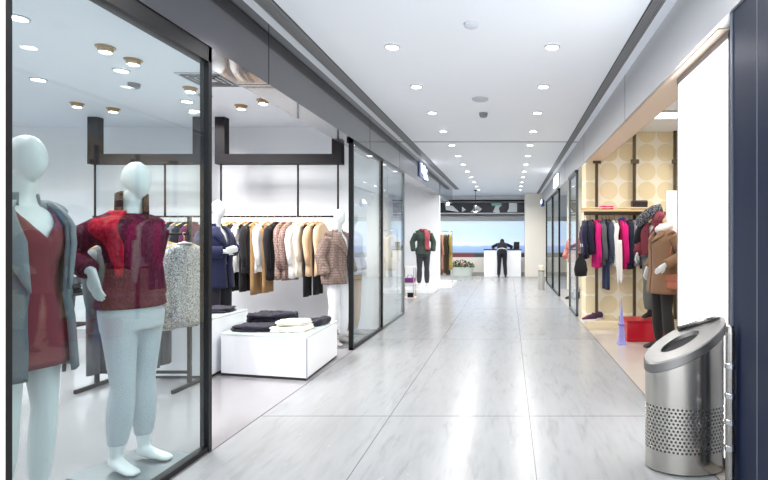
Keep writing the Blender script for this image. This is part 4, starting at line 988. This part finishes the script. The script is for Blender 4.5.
def shape(px, m=WS, y0=-.125, y1=-.1): MB().prism_xz([(WX(a, D), WZ(b, D)) for a, b in px][::-1], y0, y1).build('white_shape', m, t)
shape([(462, 206.5), (466, 210), (462, 212)]); shape([(471, 212), (475, 207), (478, 206), (482, 209), (479, 212)])
shape([(496, 205), (493, 212), (500, 213.5), (499, 208), (502, 205)]); shape([(509, 203), (517, 203), (517, 212), (507, 212), (509, 208)]); shape([(445, 204), (453, 206), (459, 212), (446, 210)])
shape([(491, 203.2), (502, 203.2), (500, 205.5), (492, 206)], plain('shape_teal', srgb(110, 200, 190), .4, var=.1))
def spot(px, y, yb, label):
    t = thing('pendant_spotlight', label, 'spotlight', (WX(px, y), y, 3.06)); z = WZ(yb, y)-3.06
    MB().lathe([(.06, 0), (.06, -.03), (.01, -.035), (.01, z+.22)], 14).build('stem', BLACKF, t)
    MB().lathe([(.0001, z+.24), (.06, z+.22), (.07, z+.06), (.06, z+.02)], 16).build('lamp_head', plain('spot_grey', srgb(96, 98, 104), .4, .4, var=.05), t, smooth=True)
    MB().lathe([(.055, z+.03), (.05, z+.005), (.0001, z)], 16).build('bulb', LENS, t, smooth=True)
spot(475.5, 17.5, 212, 'dark pendant spotlight hanging before the dark far wall band'); spot(448, 17.5, 205, 'dark pendant spotlight beside the left bulkhead end')
# reception desk
YD = 18.85
t = thing('reception_desk', 'white reception desk with thin black top at the corridor end', 'desk', ((WX(484, YD)+WX(521, YD))/2, YD, 0))
w = (WX(521, YD)-WX(484, YD))/2
MB().box(-w, w, 0, .6, 0, .98).build('desk_body', LAQ, t, bevel=.004); MB().box(-w-.02, w+.02, -.03, .62, .98, 1.01).build('desk_top', BLACKF, t, bevel=.004)
t = thing('laptop', 'black open laptop on the right end of the white desk', 'laptop', (WX(516, YD), YD+.28, 1.011), math.radians(12))
MB().box(-.11, .11, -.09, .09, 0, .018).build('keyboard_base', BLACKF, t, bevel=.004)
s_ = MB().box(-.11, .11, -.006, .006, 0, .26).build('laptop_screen', plain('screen_black', srgb(40, 42, 48), .3, var=.05), t, bevel=.004); s_.location = (0, -.09, .016); s_.rotation_euler = (math.radians(10), 0, 0)
# planter
t = thing('planter_box', 'pale oval planter filled with low red flowering plants by the far wall', 'planter', (WX(461, 19.2), 19.3, 0))
MB().lathe([(.0001, 0), (.40, 0), (.47, .34), (.44, .34), (.42, .28), (.0001, .28)], 28, sy=.5).build('pot', plain('pale_stone', srgb(196, 206, 200), .5, var=.08), t)
rnd = random.Random(3); lv = MB(); fw = MB()
for i in range(420):
    a = rnd.random()*2*PI; r = math.sqrt(rnd.random())*.5; x, y = r*math.cos(a), r*.55*math.sin(a); z = .3+rnd.random()*.28*(1-.6*(r/.5)**2)
    d = Vector((rnd.uniform(-1, 1), rnd.uniform(-1, 1), rnd.uniform(0, 1))).normalized(); s = d.cross(Vector((0, 0, 1))).normalized()*.03; L = rnd.uniform(.05, .09); p = Vector((x, y, z))
    lv.add([p, p+d*L*.5+s, p+d*L, p+d*L*.5-s], [(0, 1, 2, 3)])
    if i % 12 == 0: MB().lathe([(.0001, z+.05), (.022, z+.06), (.018, z+.08), (.0001, z+.085)], 7, (x, y)).build('flower', plain('flower_red', srgb(160, 50, 60), .6, var=.2), t)
lv.build('foliage', plain('leaf_green', srgb(74, 104, 48), .6, var=.35, bscale=9), t)
st = MB(); st.lathe([(.38, .25), (.42, .32), (.0001, .36)], 20, sy=.48); st.build('soil', plain('soil_dark', srgb(60, 50, 38), .9, bump=.5), t)
# far ash bin
t = thing('ash_bin', 'slim grey ash bin by the far right glass doors', 'bin', (WX(541.3, 13.9), 13.9, 0))
MB().lathe([(.0001, 0), (.088, 0), (.088, .5), (.0001, .5)], 24).build('body', plain('grey_bin', srgb(176, 174, 170), .4, .3, var=.05), t)
MB().lathe([(.0001, .5), (.09, .5), (.09, .52), (.0001, .525)], 24).build('ash_tray', STEEL, t)
MB().lathe([(.0001, .52), (.05, .525), (.055, .6), (.07, .63), (.05, .66), (.0001, .665)], 18).build('bin_cap', plain('cream_cap', srgb(226, 216, 196), .5, var=.04), t)

# --- person leaning on the desk
t = thing('person', 'person in dark suit seen from behind, leaning over the white reception desk', 'person', (WX(502, 18.5), 18.5, 0), PI)
SKIN = plain('skin', srgb(205, 160, 135), .5, var=.05)
HP, CH, NK = Vector((0, .03, .93)), Vector((0, -.22, 1.13)), Vector((0, -.40, 1.21))
def torso(mb, off=0):
    mb.tube([HP+Vector((0, .0, -.1)), HP, HP.lerp(CH, .45), CH, CH.lerp(NK, .75)], [(.15+off, .105+off), (.165+off, .115+off), (.14+off, .10+off), (.175+off, .115+off), (.15+off, .075+off)], 20)
SH = {s: Vector((s*.175, -.35, 1.18)) for s in (-1, 1)}; EL = {s: Vector((s*.35, -.42, 1.10)) for s in (-1, 1)}; WR = {s: Vector((s*.33, -.62, 1.045)) for s in (-1, 1)}
HI = {s: Vector((s*.09, .03, .9)) for s in (-1, 1)}; KN = {s: Vector((s*.10, .0, .5)) for s in (-1, 1)}; AN = {-1: Vector((-.13, .02, .09)), 1: Vector((.12, .02, .09))}
b = MB(); torso(b); b.tube([CH.lerp(NK, .7), NK, NK+Vector((0, -.07, .03))], [.06, .052, .055], 14)
HD = NK+Vector((0, -.11, .055))
egg(b, HD, .074, .095, .115)
b.tube([HD+Vector((0, -.085, -.02)), HD+Vector((0, -.112, -.045))], [.014, .017], 8)
for s in (-1, 1):
    b.tube([HD+Vector((s*.07, .01, -.02)), HD+Vector((s*.086, .02, .0))], [.018, .022], 8)
    limb(b, SH[s], EL[s], WR[s], .052, .042, .028); limb(b, HI[s], KN[s], AN[s], .088, .056, .038, bulge=.012)
    b.tube([SH[s]*1.0+Vector((-s*.08, .02, .01)), SH[s]], [.06, .055], 12)
    hand_mb(b, WR[s], (-.15*s, -1, -.15), (0, 0, -1), s)
b.build('body', SKIN, t, remesh=.007, smoothit=3)
SUIT = fabric('charcoal_suit', srgb(40, 42, 50))
b = MB(); torso(b, .02)
for s in (-1, 1): b.tube([SH[s]+Vector((-s*.1, .02, .0)), SH[s]], [.07, .066], 12); limb(b, SH[s], EL[s], EL[s].lerp(WR[s], .9), .064, .055, .042)
b.build('suit_jacket', SUIT, t, remesh=.012, smoothit=4)
b = MB(); b.tube([HP+Vector((0, .0, -.08)), HP+Vector((0, 0, .02))], [(.17, .125), (.165, .12)], 20)
for s in (-1, 1): limb(b, HI[s], KN[s], AN[s], .1, .075, .062, 14)
b.build('suit_trousers', fabric('charcoal_suit_trousers', srgb(38, 39, 46)), t, remesh=.012, smoothit=4)
b = MB(); egg(b, HD+Vector((0, .018, .02)), .082, .096, .112); b.build('hair', plain('black_hair', srgb(28, 24, 24), .6, bump=.3, bscale=90), t, remesh=.009, smoothit=3)
b = MB(); b.tube([HP.lerp(CH, .12), HP.lerp(CH, .16)], [(.186, .138), (.186, .138)], 24); b.build('shirt_hem', wht, t, smooth=True)
for s in (-1, 1):
    a = AN[s]; q = MB(); q.tube([a+Vector((0, .045, -.04)), a+Vector((0, 0, -.035)), a+Vector((0, -.1, -.055)), a+Vector((0, -.19, -.065))], [(.036, .045), (.044, .052), (.046, .034), (.03, .022)], 12); q.build('shoe', MATS['black_leather'], t, remesh=.009, smoothit=3)

# ------------------------------------------------------------------ camera, world, view
cam = bpy.data.cameras.new('camera'); co = bpy.data.objects.new('camera', cam); COL.objects.link(co)
co.location = (0, 0, CAMH); co.rotation_euler = (PI/2, 0, 0)
cam.sensor_fit = 'HORIZONTAL'; cam.sensor_width = 36; cam.lens = 36*F/768; cam.shift_x = -(VX-384)/768; cam.shift_y = 0; cam.clip_start = .02
sc.camera = co
w = bpy.data.worlds.new('world'); sc.world = w; w.use_nodes = True
w.node_tree.nodes['Background'].inputs[0].default_value = (.92, .96, 1, 1); w.node_tree.nodes['Background'].inputs[1].default_value = 3.6
vs = sc.view_settings; vs.view_transform = 'Standard'; vs.look = 'None'; vs.gamma = 1; vs.exposure = .42; vs.use_curve_mapping = False
sc.cycles.use_denoising = True; sc.cycles.max_bounces = 10; sc.cycles.diffuse_bounces = 5; sc.cycles.transparent_max_bounces = 16; sc.cycles.sample_clamp_indirect = 6
